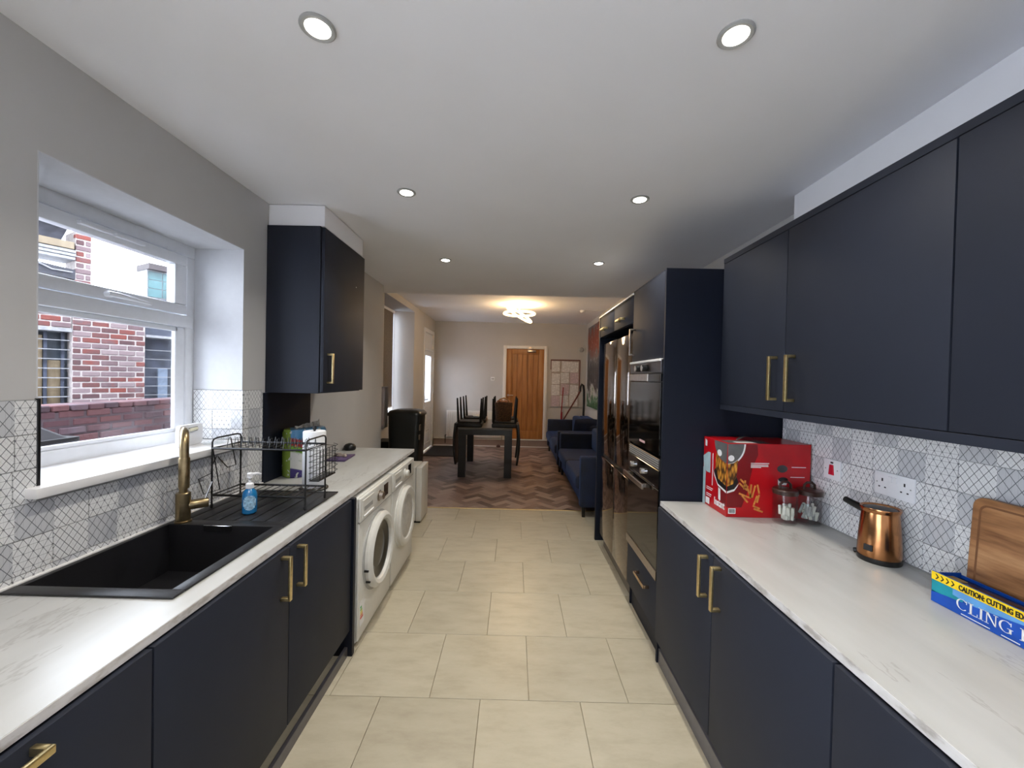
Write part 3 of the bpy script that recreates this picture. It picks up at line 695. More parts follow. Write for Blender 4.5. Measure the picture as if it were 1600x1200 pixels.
fs += [tuple(range(nn))[::-1], tuple((len(lev)-1)*nn+k for k in range(nn))]
pk = thing('kitchen_roll_pack', (cc.x, cc.y, TOP), 'wrapped kitchen roll pack, green blue and white, by the navy panel', 'kitchen roll pack')
make_obj('wrapped_rolls', vs, fs, t.m, pk, smooth=50)
cr = MB(); R0 = random.Random(3)
vs, fs = [], []
for i in range(12):
    f_ = i/11; q = c1+(c2+ax*.05-c1)*f_
    for s in (-1, 1): vs.append((q.x+s*.02*R0.random()*-ax.y, q.y+s*.02*R0.random()*ax.x, TOP+.302+R0.uniform(.0, .008)))
    vs.append((q.x+R0.uniform(-.01, .01), q.y, TOP+.315+.03*f_+R0.uniform(0, .01)))
for i in range(11):
    a, b_ = 3*i, 3*i+3; fs += [(a, b_, b_+2, a+2), (a+1, a+2, b_+2, b_+1), (a, a+1, b_+1, b_)]
make_obj('gathered_plastic', vs, fs, plain('clear_film', (160, 156, 150), 0.2, var=0.2), pk, smooth=0)

# purple packet and black rounded object at the far end
pp = thing('purple_packet', (-1.35, 3.13, TOP), 'flat purple packet with foil top lying on the left worktop', 'packet')
MB().prism([(-.085, -.10), (.075, -.10), (.055, .15), (-.06, .12)], (-1.35, 3.11, TOP), X, Y, Z*.013).build('packet_body', plain('purple_print', (80, 62, 104), 0.4, var=0.12), pp, 0.003)
R0 = random.Random(5); m = MB()
for k in range(5):
    x, y = -1.41+k*.02+R0.uniform(-.01, .01), 3.14+R0.uniform(-.02, .04); m.lathe([(0.014, 0), (0.02, .006), (0.012, .016+R0.uniform(0, .01)), (0.004, .022)], (x, y, TOP+.012), 'z', 7)
m.build('foil_top', plain('crumpled_foil', (170, 158, 150), 0.35, 0.6, var=0.3), pp, smooth=0)
tag(MB().lathe([(0.045, 0), (0.052, .012), (0.05, .035), (0.036, .052), (0.012, .06)], (-1.44, 3.50, TOP), 'z', 24).build('rounded_speaker', 'black'), 'small black domed object at the far wall end of the worktop', 'speaker')

# white plastic board on the sill
wb = thing('sill_caddy', (-1.63, 1.985, 1.20), 'white plastic caddy with grip slot standing on the window sill', 'caddy')
pl = []
W_, H_, q = .085, .105, .018
for (cx, cy, a) in ((W_-q, q, -90), (W_-q, H_-q, 0), (-W_+q, H_-q, 90), (-W_+q, q, 180)):
    for k in range(5): an = math.radians(a+k*22.5); pl.append((cx+q*math.cos(an), cy+q*math.sin(an)))
U_ = Vector((-.12, .99, 0)).normalized()
MB().prism(pl, (-1.635, 1.985, 1.2015), U_, Z, Vector((.02, .003, 0))).build('panel', 'bakelite', wb, 0.002)
MB().prism([(-.03, .067), (.04, .07), (.04, .09), (-.03, .087)], (-1.6145, 1.988, 1.2015), U_, Z, Vector((.002, 0, 0))).build('slot', 'black', wb, smooth=0)
MB().tube([Vector((-1.61, 1.988, 1.279))+U_*(-.026), Vector((-1.61, 1.988, 1.282))+U_*.03], 0.008, 10).build('grip', plain('cream_grip', (226, 222, 196), 0.4), wb)
tag(MB().lathe([(0.05, 0), (0.055, .004), (0.05, .007)], (-1.555, 2.06, 1.2005), 'z', 22).build('sink_strainer', 'jar_glass'), 'clear plastic disc lying at the far end of the sill', 'strainer')

# ---------------------------------------------------------------- washing machine and dryer
def machine(name, y0, label, dryer):
    x0, xf = -1.46, -0.872; y1 = y0+.598; yc = (y0+y1)/2; ztop = .862
    t = thing(name, ((x0+xf)/2, yc, 0.0), label, 'dryer' if dryer else 'washing machine')
    MB().box(x0, xf-.012, y0+.002, y1-.002, .022, ztop).build('body', 'appliance', t, 0.004, 2)
    part('front_panel', 'appliance', t, xf-.014, xf, y0+.002, y1-.002, .03, .715, 0.006, 3)
    cp = part('control_panel', 'appliance', t, xf-.012, xf+.006, y0+.002, y1-.002, .72, ztop-.002, 0.006, 3)
    dw = part('detergent_drawer', 'appliance', t, xf+.004, xf+.010, y0+.03, y0+.215, .735, ztop-.02, 0.003)
    part('drawer_lip', 'bakelite', dw, xf+.009, xf+.016, y0+.045, y0+.20, .742, .752, 0.002); part('drawer_label', 'appliance_grey', dw, xf+.0095, xf+.0105, y0+.05, y0+.19, .775, .80, 0)
    kn = MB().lathe([(0.036, 0), (0.036, .006), (0.027, .008), (0.025, .03), (0.022, .033)], (xf+.006, y0+.315, .79), 'x', 28).build('dial', 'appliance' if dryer else 'steel', t)
    part('display', 'black_glass', t, xf+.0055, xf+.0075, y0+.41, y0+.50, .748, .832, 0.002)
    part('seam', 'appliance_grey', t, xf-.003, xf+.001, y0+.004, y1-.004, .713, .7215, 0)
    zc = .455; R = .232
    MB().lathe([(R+.012, 0), (R+.010, .008), (R, .010)], (xf-.001, yc, zc), 'x', 48).build('door_surround', 'appliance_grey' if not dryer else 'appliance', t)
    if not dryer:
        dr_ = MB().lathe([(R-.004, .008), (R, .03), (R-.012, .046), (R-.026, .052), (R-.048, .044), (R-.055, .03), (R-.055, .012)], (xf, yc, zc), 'x', 48).build('door', 'appliance', t)
        MB().lathe([(R-.055, .014), (R-.06, .026), (R-.09, .022), (0.07, -.0), (0.01, -.004)], (xf, yc, zc), 'x', 40).build('door_glass', plain('smoked_door_glass', (9, 10, 12), 0.12, var=0.1, **{'Specular IOR Level': 0.4}), dr_)
        for dz in (-.045, -.125):
            ym = yc-math.sqrt(R*R-dz*dz)+.006
            part('hinge_mark', 'black', t, xf+.004, xf+.034, ym-.012, ym+.006, zc+dz-.006, zc+dz+.006, 0.001)
        st = part('energy_label', 'bakelite', t, xf, xf+.001, y0+.03, y0+.10, .10, .24, 0)
        for k, col in enumerate(((40, 150, 70), (130, 180, 60), (220, 200, 50), (226, 140, 50), (206, 60, 50))):
            part('energy_bar', plain('energy_bar_%d' % k, col, 0.5), st, xf+.001, xf+.0016, y0+.036, y0+.056+.006*k, .205-k*.016, .216-k*.016, 0)
    else:
        dr_ = MB().lathe([(R-.004, .008), (R, .03), (R-.012, .044), (R-.03, .048), (R-.055, .04), (R-.06, .032)], (xf, yc, zc), 'x', 48).build('door', 'appliance', t)
        MB().lathe([(R-.06, .03), (R-.08, .036), (0.02, .042)], (xf, yc, zc), 'x', 40).build('door_inlay', plain('pale_grey_inlay', (186, 184, 180), 0.3), dr_)
    for y in (y0+.06, y1-.06):
        MB().lathe([(0.02, 0), (0.02, .024)], (xf-.05, y, 0), 'z', 12).build('foot', 'black', t)
    return t
machine('washing_machine', 2.268, 'white front-loading washing machine with dark round door', False)
machine('tumble_dryer', 2.886, 'white tumble dryer with pale round door beside the washing machine', True)
part_ = tag(part('mini_fridge', 'appliance', None, -1.44, -1.035, 4.235, 4.56, 0.02, .60, 0.006), 'small white fridge on the floor past the dryer', 'fridge')
part('door', 'appliance', part_, -1.028, -0.968, 4.235, 4.56, 0.02, .60, 0.008, 3); part('door_seal', 'appliance_grey', part_, -1.035, -1.028, 4.24, 4.555, .03, .59, 0)
part('foot', 'black', part_, -1.42, -0.98, 4.25, 4.29, 0.0, .02, 0.002); part('foot', 'black', part_, -1.42, -0.98, 4.51, 4.55, 0.0, .02, 0.002)

# tall black pedal bin
bn = thing('pedal_bin', (-1.305, 4.86, 0), 'tall black lidded bin beside the end of the left wall', 'bin')
def rrect(x0, x1, y0, y1, r, n=5):
    p = []
    for (cx, cy, a) in ((x1-r, y0+r, -90), (x1-r, y1-r, 0), (x0+r, y1-r, 90), (x0+r, y0+r, 180)):
        for k in range(n): an = math.radians(a+k*90/(n-1)); p.append((cx+r*math.cos(an), cy+r*math.sin(an)))
    return p
def loft(levels):
    m = MB(); n = len(levels[0][0])
    for pl_, z in levels: m.v += [(p[0], p[1], z) for p in pl_]
    for i in range(len(levels)-1): m.f += [(i*n+k, i*n+(k+1) % n, (i+1)*n+(k+1) % n, (i+1)*n+k) for k in range(n)]
    m.f += [tuple(range(n))[::-1], tuple((len(levels)-1)*n+k for k in range(n))]; return m
loft([(rrect(-1.47, -1.14, 4.70, 5.02, .05), 0.0), (rrect(-1.48, -1.125, 4.69, 5.03, .05), .6), (rrect(-1.49, -1.11, 4.68, 5.04, .05), 1.10)]).build('body', plain('black_bin_plastic', (12, 17, 18), 0.35), bn, smooth=50)
loft([(rrect(-1.505, -1.095, 4.665, 5.055, .06), 1.10), (rrect(-1.505, -1.095, 4.665, 5.055, .06), 1.125), (rrect(-1.48, -1.12, 4.69, 5.03, .06), 1.155), (rrect(-1.40, -1.20, 4.78, 4.94, .05), 1.175)]).build('lid', plain('black_bin_lid', (15, 19, 18), 0.3), bn, smooth=60)
part('latch', 'steel', bn, -1.118, -1.105, 4.70, 4.76, .93, 1.0, 0.003); part('latch', 'steel', bn, -1.122, -1.108, 4.70, 4.74, .82, .88, 0.003)

# ---------------------------------------------------------------- left wall unit
lc = thing('wall_cabinet', (-1.325, 2.70, 1.455), 'single navy wall unit above the left worktop', 'cabinet')
part('body', 'navy', lc, WL+.002, -1.176, 2.385, 3.015, 1.455, 2.458, 0.001)
d = part('door', 'navy', lc, -1.170, -1.15, 2.387, 3.013, 1.462, 2.45, 0.0015, 2); bar_handle(d, (-1.15, 2.44, 1.515), (-1.15, 2.44, 1.70), (1, 0, 0))
MB().lathe([(0.005, 0), (0.004, .002)], (-1.15, 2.86, 2.20), 'x', 10).build('screw_cap', 'chrome', d)
tag(part('trim_5', 'ceiling', None, WL+.001, -1.16, 2.40, 3.0, 2.459, CEIL-.004, 0.002), 'white boxed filler above the left wall unit', kind='structure')
tag(part('splash_panel', 'navy_dark', None, WL+.001, WL+.014, 2.358, 2.90, TOP+.0005, 1.454, 0.001), 'navy splashback panel under the left wall unit', 'panel')

# ================================================================ KITCHEN, RIGHT RUN
base_unit('base_cabinet', 1, 0.388, 0.986, 'navy base unit in the bottom right corner of the photo, no visible handle', [(0.388, 0.986, None)], None)
base_unit('base_cabinet', 1, -0.3, 0.384, 'navy base unit at the near end of the right run', [(-0.3, 0.384, None)], None)
base_unit('base_cabinet', 1, 0.988, 2.20, 'navy two-door base unit with paired brass handles on the right', [(0.988, 1.588, ((RF, 1.528, 0.690), (RF, 1.528, 0.862))), (1.588, 2.198, ((RF, 1.632, 0.690), (RF, 1.632, 0.862)))], None)
tag(part('plinth', 'plinth', None, 0.836, 0.854, -0.3, 2.205, 0.0, 0.085), 'grey kickboard along the floor under the right units', 'kickboard')
wr = tag(MB().box(0.825, WR-.001, -0.3, 2.203, .8855, TOP).build('worktop', 'marble', smooth=0), 'white marble-effect worktop with the kettle and red box', 'worktop')
part('edge_band', 'marble_edge', wr, 0.8235, 0.825, -0.3, 2.203, .8855, TOP-.001, 0.0)

# wall units
def wall_unit(y0, y1, doors, label):
    t = thing('wall_cabinet', (1.32, (y0+y1)/2, 1.455), label, 'cabinet', 'navy wall units over the right worktop')
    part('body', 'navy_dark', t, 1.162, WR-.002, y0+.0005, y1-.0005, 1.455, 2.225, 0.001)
    for (a, b_, hs) in doors:
        d = part('door', 'navy', t, 1.14, 1.16, a+.002, b_-.002, 1.457, 2.223, 0.0015, 2)
        if hs: bar_handle(d, (1.14, hs, 1.50), (1.14, hs, 1.692), (-1, 0, 0))
    return t
wall_unit(0.45, 1.05, [(0.45, 1.05, None)], 'nearest navy wall unit, cut by the right edge of the photo')
wall_unit(1.051, 2.208, [(1.051, 1.69, 1.632), (1.69, 2.207, 1.742)], 'navy double wall unit with two brass handles by the oven tower')
tag(part('pelmet', 'navy', None, 1.14, WR-.002, 0.45, 2.208, 1.427, 1.4545, 0.001), 'navy light pelmet under the right wall units', 'pelmet')
tag(part('cornice', 'navy', None, 1.14, WR-.002, 0.45, 2.208, 2.2255, 2.252, 0.001), 'navy cornice strip on top of the right wall units', 'cornice')

# oven tower housing
FX = 0.83; TY0, TY1 = 2.210, 2.818
tw = thing('oven_tower', (1.16, 2.515, 0), 'tall navy housing holding microwave and oven', 'cabinet')
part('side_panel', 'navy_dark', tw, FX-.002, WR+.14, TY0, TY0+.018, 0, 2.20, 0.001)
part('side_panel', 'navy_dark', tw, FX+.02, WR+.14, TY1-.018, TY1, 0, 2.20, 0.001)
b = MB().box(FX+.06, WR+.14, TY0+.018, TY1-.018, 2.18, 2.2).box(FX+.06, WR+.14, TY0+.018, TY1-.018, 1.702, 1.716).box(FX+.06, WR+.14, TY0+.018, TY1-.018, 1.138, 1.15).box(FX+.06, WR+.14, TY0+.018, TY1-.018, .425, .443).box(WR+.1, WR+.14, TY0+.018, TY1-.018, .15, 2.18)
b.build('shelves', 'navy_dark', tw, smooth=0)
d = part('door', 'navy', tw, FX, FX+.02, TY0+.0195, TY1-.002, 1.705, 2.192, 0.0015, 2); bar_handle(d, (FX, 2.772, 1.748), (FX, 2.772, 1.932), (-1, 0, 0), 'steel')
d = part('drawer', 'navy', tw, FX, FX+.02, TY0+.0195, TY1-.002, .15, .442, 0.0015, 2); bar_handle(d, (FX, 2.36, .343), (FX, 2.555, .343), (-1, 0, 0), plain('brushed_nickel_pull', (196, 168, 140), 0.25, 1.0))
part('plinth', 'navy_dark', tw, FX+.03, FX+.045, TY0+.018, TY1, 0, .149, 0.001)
part('top_strip', 'navy', tw, FX, FX+.02, TY0+.018, TY1, 2.1925, 2.2, 0.0005)

# built-in microwave
OY0, OY1 = TY0+.02, TY1-.004
mw = thing('microwave_oven', (1.0, 2.515, 1.15), 'built-in steel and black glass microwave in the tower', 'microwave')
part('body', 'black', mw, FX+.01, FX+.45, OY0+.02, OY1-.02, 1.152, 1.698, 0.002)
part('control_panel', 'dark_steel', mw, FX-.012, FX+.012, OY0, OY1, 1.622, 1.700, 0.002)
part('panel_lip', 'trim', mw, FX-.02, FX+.0, OY0, OY1, 1.688, 1.7015, 0.002)
for y in (2.60, 2.47): 
    k = MB().lathe([(0.021, 0), (0.021, .028), (0.017, .03)], (FX-.012, y, 1.653), (-1, 0, 0), 20).build('dial', 'black', mw); MB().lathe([(0.019, .0302), (0.019, .034)], (FX-.012, y, 1.653), (-1, 0, 0), 20).build('dial_cap', 'chrome', k)
part('top_rail', 'steel', mw, FX-.016, FX+.012, 2.44, OY1, 1.572, 1.617, 0.002); part('clock_display', 'black_glass', mw, FX-.013, FX+.012, OY0, 2.438, 1.572, 1.617, 0.002)
part('door', 'black_glass', mw, FX-.012, FX+.012, OY0, OY1, 1.152, 1.569, 0.003)
b = MB()
for k in range(9): b.box(FX-.0135, FX-.012, 2.47+k*.012, 2.478+k*.012, 1.186, 1.20)
b.build('clock_digits', plain('pale_digits', (206, 170, 170), 0.5), mw, smooth=0)

# built-in oven
ov = thing('built_in_oven', (1.0, 2.515, .443), 'built-in black glass oven with steel trim below the microwave', 'oven')
part('body', 'black', ov, FX+.01, FX+.55, OY0+.02, OY1-.02, .446, 1.13, 0.002)
part('vent_grille', 'dark_steel', ov, FX-.008, FX+.012, OY0, OY1, 1.072, 1.134, 0.002)
b = MB()
for k in range(4): b.box(FX-.0105, FX-.008, OY0+.01, OY1-.01, 1.08+k*.0135, 1.086+k*.0135)
b.build('grille_slats', 'appliance_grey', ov, smooth=0)
part('control_panel', 'black_glass', ov, FX-.010, FX+.012, OY0, OY1, .965, 1.070, 0.002)
for y in (2.70, 2.49): MB().lathe([(0.02, 0), (0.018, .02), (0.015, .022)], (FX-.010, y, 1.012), (-1, 0, 0), 20).build('dial', 'chrome', ov)
dg = part('door', 'black_glass', ov, FX-.010, FX+.012, OY0, OY1, .505, .960, 0.003)
b = MB().box(FX-.048, FX-.034, 2.40, 2.812, .918, .948).box(FX-.036, FX-.009, 2.43, 2.45, .922, .944).box(FX-.036, FX-.009, 2.76, 2.78, .922, .944)
b.build('handle', 'steel', dg, 0.002); part('bottom_trim', 'steel', ov, FX-.014, FX+.012, OY0, OY1, .448, .503, 0.002)

# fridge bay
fh = thing('fridge_housing', (1.2, 3.38, 0), 'navy housing around the steel fridge with two top cupboards', 'cabinet')
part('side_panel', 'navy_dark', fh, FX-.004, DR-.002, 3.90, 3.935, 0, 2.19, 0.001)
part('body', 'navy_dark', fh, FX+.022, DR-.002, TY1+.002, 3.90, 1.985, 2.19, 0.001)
for (a, b_) in ((TY1+.002, 3.36), (3.36, 3.932)):
    d = part('door', 'navy', fh, FX, FX+.02, a+.002, b_-.002, 1.987, 2.178, 0.0015, 2); ym = (a+b_)/2+.02; bar_handle(d, (FX, ym-.075, 2.045), (FX, ym+.075, 2.045), (-1, 0, 0))
part('top_strip', 'trim', fh, FX-.006, FX+.03, TY1+.002, 3.935, 2.1805, 2.192, 0.0005)
fg = thing('fridge_freezer', (1.2, 3.275, 0), 'four-door polished dark steel fridge freezer', 'fridge freezer')
part('body', 'black', fg, FX+.055, 1.55, 2.83, 3.72, .03, 1.905, 0.003)
for (a, b_) in ((2.832, 3.248), (3.253, 3.718)):
    part('upper_door', 'fridge', fg, FX, FX+.05, a, b_, .905, 1.912, 0.006, 3); part('lower_door', 'fridge', fg, FX, FX+.05, a, b_, .142, .865, 0.006, 3)
part('grip_recess', 'black', fg, FX+.018, FX+.055, 2.832, 3.718, .866, .904, 0.001); part('base_grille', plain('fridge_base', (74, 66, 60), 0.4), fg, FX+.04, FX+.06, 2.83, 3.72, .02, .14, 0.002)
for y in (2.88, 3.67): MB().lathe([(0.02, 0), (0.02, .032)], (FX+.1, y, 0), 'z', 12).build('foot', 'black', fg)

# ================================================================ ON THE RIGHT WALL AND WORKTOP
sw = thing('cooker_switch', (WR-.009, 1.838, 1.135), 'white switch plate with red rocker on the tiled wall', 'switch')
SXF = WR-.0095
part('plate', 'bakelite', sw, SXF-.010, SXF, 1.793, 1.885, 1.138, 1.230, 0.003, 2)
MB().prism([(-.014, -.024), (.014, -.024), (.009, .022), (-.009, .022)], (SXF-.010, 1.836, 1.184), -Y, Z, (-.006, 0, 0)).build('rocker', 'red_plastic', sw, 0.001)
part('neon', 'black', sw, SXF-.0125, SXF-.0095, 1.829, 1.843, 1.212, 1.219, 0.0005)
for y in (1.805, 1.873): MB().lathe([(0.0035, 0), (0.003, .001)], (SXF-.010, y, 1.184), (-1, 0, 0), 8).build('screw', 'appliance_grey', sw)
sk = thing('double_socket', (WR-.009, 1.54, 1.14), 'white double plug socket on the tiled wall above the kettle', 'socket')
part('plate', 'bakelite', sk, SXF-.010, SXF, 1.460, 1.620, 1.142, 1.234, 0.003, 2)
for y in (1.585, 1.495):
    b = MB().box(SXF-.0108, SXF-.0098, y-.003, y+.003, 1.196, 1.208).box(SXF-.0108, SXF-.0098, y-.016, y-.009, 1.171, 1.176).box(SXF-.0108, SXF-.0098, y+.009, y+.016, 1.171, 1.176); b.build('pin_holes', 'black', sk, smooth=0)
for y in (1.552, 1.532): part('rocker', 'bakelite', sk, SXF-.0135, SXF-.0095, y-.007, y+.007, 1.200, 1.221, 0.001)
for y in (1.608, 1.472): MB().lathe([(0.003, 0), (0.0025, .001)], (SXF-.010, y, 1.190), (-1, 0, 0), 8).build('screw', 'appliance_grey', sk)

# red boxed air fryer
M['box_red'] = plain('red_printed_card', (178, 10, 22), 0.3, var=0.05, scale=12)
M['box_dark_red'] = plain('dark_red_print', (112, 10, 18), 0.35, var=0.06, scale=12)
M['box_grey'] = plain('grey_print', (92, 92, 92), 0.35, var=0.06); M['box_white'] = plain('white_print', (222, 222, 222), 0.4, var=0.02); M['box_teal'] = plain('pale_teal_print', (166, 190, 194), 0.4, var=0.03)
M['box_black'] = plain('black_print', (24, 24, 26), 0.4); M['print_grey_dark'] = plain('dark_grey_print', (62, 58, 58), 0.4)
t = NT('fries_print'); v_ = t.n('ShaderNodeTexVoronoi'); v_.inputs['Scale'].default_value = 70; mp = t.obj((1, 1, .4)); t.l(mp, v_.inputs['Vector'])
t.color(t.ramp(v_.outputs['Distance'], [(0.0, (222, 166, 70)), (0.35, (188, 126, 40)), (0.7, (70, 44, 20))])); t.set(Roughness=0.4); M['fries'] = t.m
M['fry'] = plain('golden_fry_print', (196, 128, 60), 0.4, var=0.15, scale=60)
X0, X1, Y0, Y1, ZB, ZT = 1.058, 1.468, 1.962, 2.206, TOP, 1.276
bx = thing('air_fryer_box', ((X0+X1)/2, (Y0+Y1)/2, TOP), 'red retail box with air fryer picture on the right worktop', 'box')
part('carton', 'box_red', bx, X0, X1, Y0, Y1, ZB+.0005, ZT, 0.002)
def N_(name, poly, mt, lay=1): decal(name, [(a, c) for a, c in poly], (X0, Y0-.0005*lay+.0002, ZB), X, Z, mt, bx, .0004)      # near face, u to the right
def L_(name, poly, mt, lay=1): decal(name, poly, (X0-.0005*lay+.0002, Y0, ZB), -Y, Z, mt, bx, .0004)                          # left face, u negative = away
def arc(cx, cy, rx, ry, a0, a1, n=14): return [(cx+rx*math.cos(math.radians(a0+(a1-a0)*k/n)), cy+ry*math.sin(math.radians(a0+(a1-a0)*k/n))) for k in range(n+1)]
# near face
N_('printed_shadow', [(0.001, .05), (.075, .05), (.10, .12), (.125, .25), (.15, .31), (.145, .363), (.001, .363)], 'box_dark_red', 1)
N_('printed_white_edge', [(0.001, .362), (0.088, .362)]+[(a, c) for a, c in arc(0.0, .362, .088, .105, 0, -88)], 'box_white', 2)
N_('printed_air_fryer', [(0.001, .3625), (0.080, .3625)]+[(a, c) for a, c in arc(0.0, .3625, .080, .098, 0, -88)], 'box_grey', 3)
N_('printed_fries', [(0.001, .262), (.03, .268), (.052, .285), (.046, .20), (.03, .165), (.001, .15)], 'fries', 3)
N_('printed_tray', [(0.001, .152), (.03, .165), (.046, .20), (.056, .175), (.036, .14), (.001, .128)], 'box_black', 3)
N_('printed_tray_edge', [(0.001, .128), (.036, .14), (.058, .168), (.05, .15), (.036, .13), (.001, .118)], 'box_white', 4)
N_('printed_dial', arc(.018, .292, .015, .015, 0, 345, 12), 'box_white', 4)
N_('printed_disc', arc(.27, .245, .026, .019, 0, 345, 12), 'print_grey_dark', 2); N_('printed_tray_icon', arc(.275, .192, .024, .012, 0, 345, 12), 'box_black', 3); N_('printed_cup_icon', [(.252, .165), (.292, .165), (.297, .192), (.25, .192)], 'box_white', 2)
for (a, c, w_) in ((.115, .268, .09), (.115, .260, .085), (.115, .2535, .086), (.115, .2475, .05), (.315, .252, .07), (.31, .203, .07)): N_('printed_text_line', [(a, c), (a+w_, c), (a+w_, c+.0035), (a, c+.0035)], 'box_white', 3)
fr_ = [(.06, .17, .10, .135), (.065, .19, .105, .15), (.09, .185, .085, .14), (.06, .12, .11, .10), (.10, .15, .12, .10), (.12, .165, .115, .095), (.15, .165, .16, .12), (.14, .16, .125, .10), (.15, .11, .135, .065), (.075, .11, .105, .075), (.13, .06, .165, .045), (.135, .045, .18, .03), (.16, .115, .15, .075)]
for (a, c, e, g) in fr_:
    d_ = Vector((e-a, g-c)).normalized()*.0042; N_('printed_fry', [(a-d_.y, c+d_.x), (a+d_.y, c-d_.x), (e+d_.y, g-d_.x), (e-d_.y, g+d_.x)], 'fry', 3)
N_('printed_barcode_patch', [(.01, .018), (.046, .018), (.046, .045), (.01, .045)], 'box_white', 3)
for k in range(8): N_('printed_barcode_bar', [(.014+k*.0036, .022), (.016+k*.0036, .022), (.016+k*.0036, .041), (.014+k*.0036, .041)], 'box_black', 4)
# left face (u from -0.244 at the far corner to 0 at the near corner)
L_('printed_white_band', [(-.243, .001), (-.215, .001), (-.215, .18), (-.243, .2)], 'box_teal', 1)
L_('printed_photo', [(-.235, .19), (-.243, .26), (-.19, .29), (-.165, .29), (-.165, .18), (-.2, .18)], 'box_teal', 2)
L_('printed_shadow', [(-.08, .07), (-.001, .05), (-.001, .2), (-.08, .2)], 'box_dark_red', 1)
L_('printed_air_fryer', [(-.125, .3625), (-.001, .3625)]+arc(0.0, .3625, .125, .098, -92, -180)[0:], 'box_grey', 3)
L_('printed_fries', [(-.001, .262), (-.06, .27), (-.108, .30), (-.11, .22), (-.08, .17), (-.001, .15)], 'fries', 2)
L_('printed_tray', [(-.001, .152), (-.08, .17), (-.11, .22), (-.125, .2), (-.085, .145), (-.001, .128)], 'box_black', 3)
L_('printed_tray_edge', [(-.001, .128), (-.085, .145), (-.13, .205), (-.12, .18), (-.08, .135), (-.001, .118)], 'box_white', 4)
L_('printed_tray_handle', [(-.075, .128), (-.055, .124), (-.052, .068), (-.06, .064), (-.072, .07)], 'box_white', 4)
L_('printed_dial', arc(-.072, .305, .022, .017, 0, 345, 12), 'box_white', 4)
L_('printed_badge', [(-.225, .318), (-.205, .318), (-.205, .348), (-.225, .355)], 'box_white', 3)
for (a, c, w_) in ((-.2, .10, .07), (-.2, .09, .06), (-.2, .065, .055), (-.2, .055, .05)): L_('printed_text_line', [(a, c), (a+w_, c), (a+w_, c+.004), (a, c+.004)], 'box_white', 3)
L_('printed_barcode_patch', [(-.205, .012), (-.165, .012), (-.165, .045), (-.205, .045)], 'box_white', 3)
L_('printed_vertical_text', [(-.142, .12), (-.136, .12), (-.136, .29), (-.142, .29)], 'box_white', 3)
text_obj('brand_lettering', 'Instant', .052, (X0-.0016, Y0+.115, ZB+.032), -Y, Z, 'box_white', bx, sx=.72, bold=.0009)
MB().box(X0+.01, X0+.22, Y0+.01, Y0+.10, ZT, ZT+.0006).build('printed_top', 'box_grey', bx, smooth=0)
MB().box(X0+.05, X0+.15, Y0+.012, Y0+.05, ZT+.0006, ZT+.0012).build('printed_top_patch', 'box_white', bx, smooth=0)
b = MB()
pts = [(1.17+.10*k/8, 2.085, ZT+.001+.018*math.sin(PI*k/8)) for k in range(9)]
for k in range(8):
    a, c = pts[k], pts[k+1]; b.add([(a[0], a[1]-.012, a[2]), (a[0], a[1]+.012, a[2]), (c[0], c[1]+.012, c[2]), (c[0], c[1]-.012, c[2])], [(0, 1, 2, 3)])
b.build('carry_strap', 'print_grey_dark', bx)

# two glass jars
M['jar_lid'] = plain('dark_jar_lid', (52, 32, 26), 0.3); M['sachet'] = plain('white_sachets', (206, 206, 196), 0.6, var=0.06); M['sachet_grey'] = plain('grey_sticks', (150, 150, 148), 0.5, var=0.2)
def jar(x, y, label, kind):
    c = Vector((x, y, TOP)); t = thing('glass_jar', c, label, 'jar', 'lidded jars beside the red box')
    MB().lathe([(0.046, 0.001), (0.05, .006), (0.051, .02), (0.051, .135), (0.048, .146), (0.045, .146), (0.047, .134), (0.047, .02), (0.044, .008), (0.001, .008)], c, 'z', 32).build('glass', 'jar_glass', t)
    MB().lathe([(0.053, .140), (0.054, .158), (0.05, .163), (0.02, .165)], c, 'z', 30).build('lid', 'jar_lid', t)
    MB().tube([c+Vector((-.026, 0, .163)), c+Vector((-.024, 0, .185)), c+Vector((-.012, 0, .196)), c+Vector((.012, 0, .196)), c+Vector((.024, 0, .185)), c+Vector((.026, 0, .163))], 0.006, 8).build('lid_handle', 'jar_lid', t)
    R1 = random.Random(int(x*1000))
    for k in range(22):
        a, rr = R1.uniform(0, 2*PI), R1.uniform(.008, .034); hgt = R1.uniform(.02, .032) if kind == 0 else R1.uniform(.026, .036)
        cz = .014+hgt+(k//11)*.022; tl = .12 if kind == 0 else .3
        d_ = Vector((R1.uniform(-tl, tl), R1.uniform(-tl, tl), 1)).normalized(); e = d_.orthogonal().normalized(); g = d_.cross(e)
        MB().obox(c+Vector((rr*math.cos(a), rr*math.sin(a), cz)), e*(.009 if kind == 0 else .004), g*.006, d_*hgt*.8).build('sachet', 'sachet' if kind == 0 else ('sachet_grey' if k % 2 else 'sachet'), t, 0.002, 1)
jar(1.305, 1.902, 'lidded glass jar of white sachets in front of the red box', 0)
jar(1.418, 1.90, 'lidded glass jar of grey and white sticks nearer the tiled wall', 1)

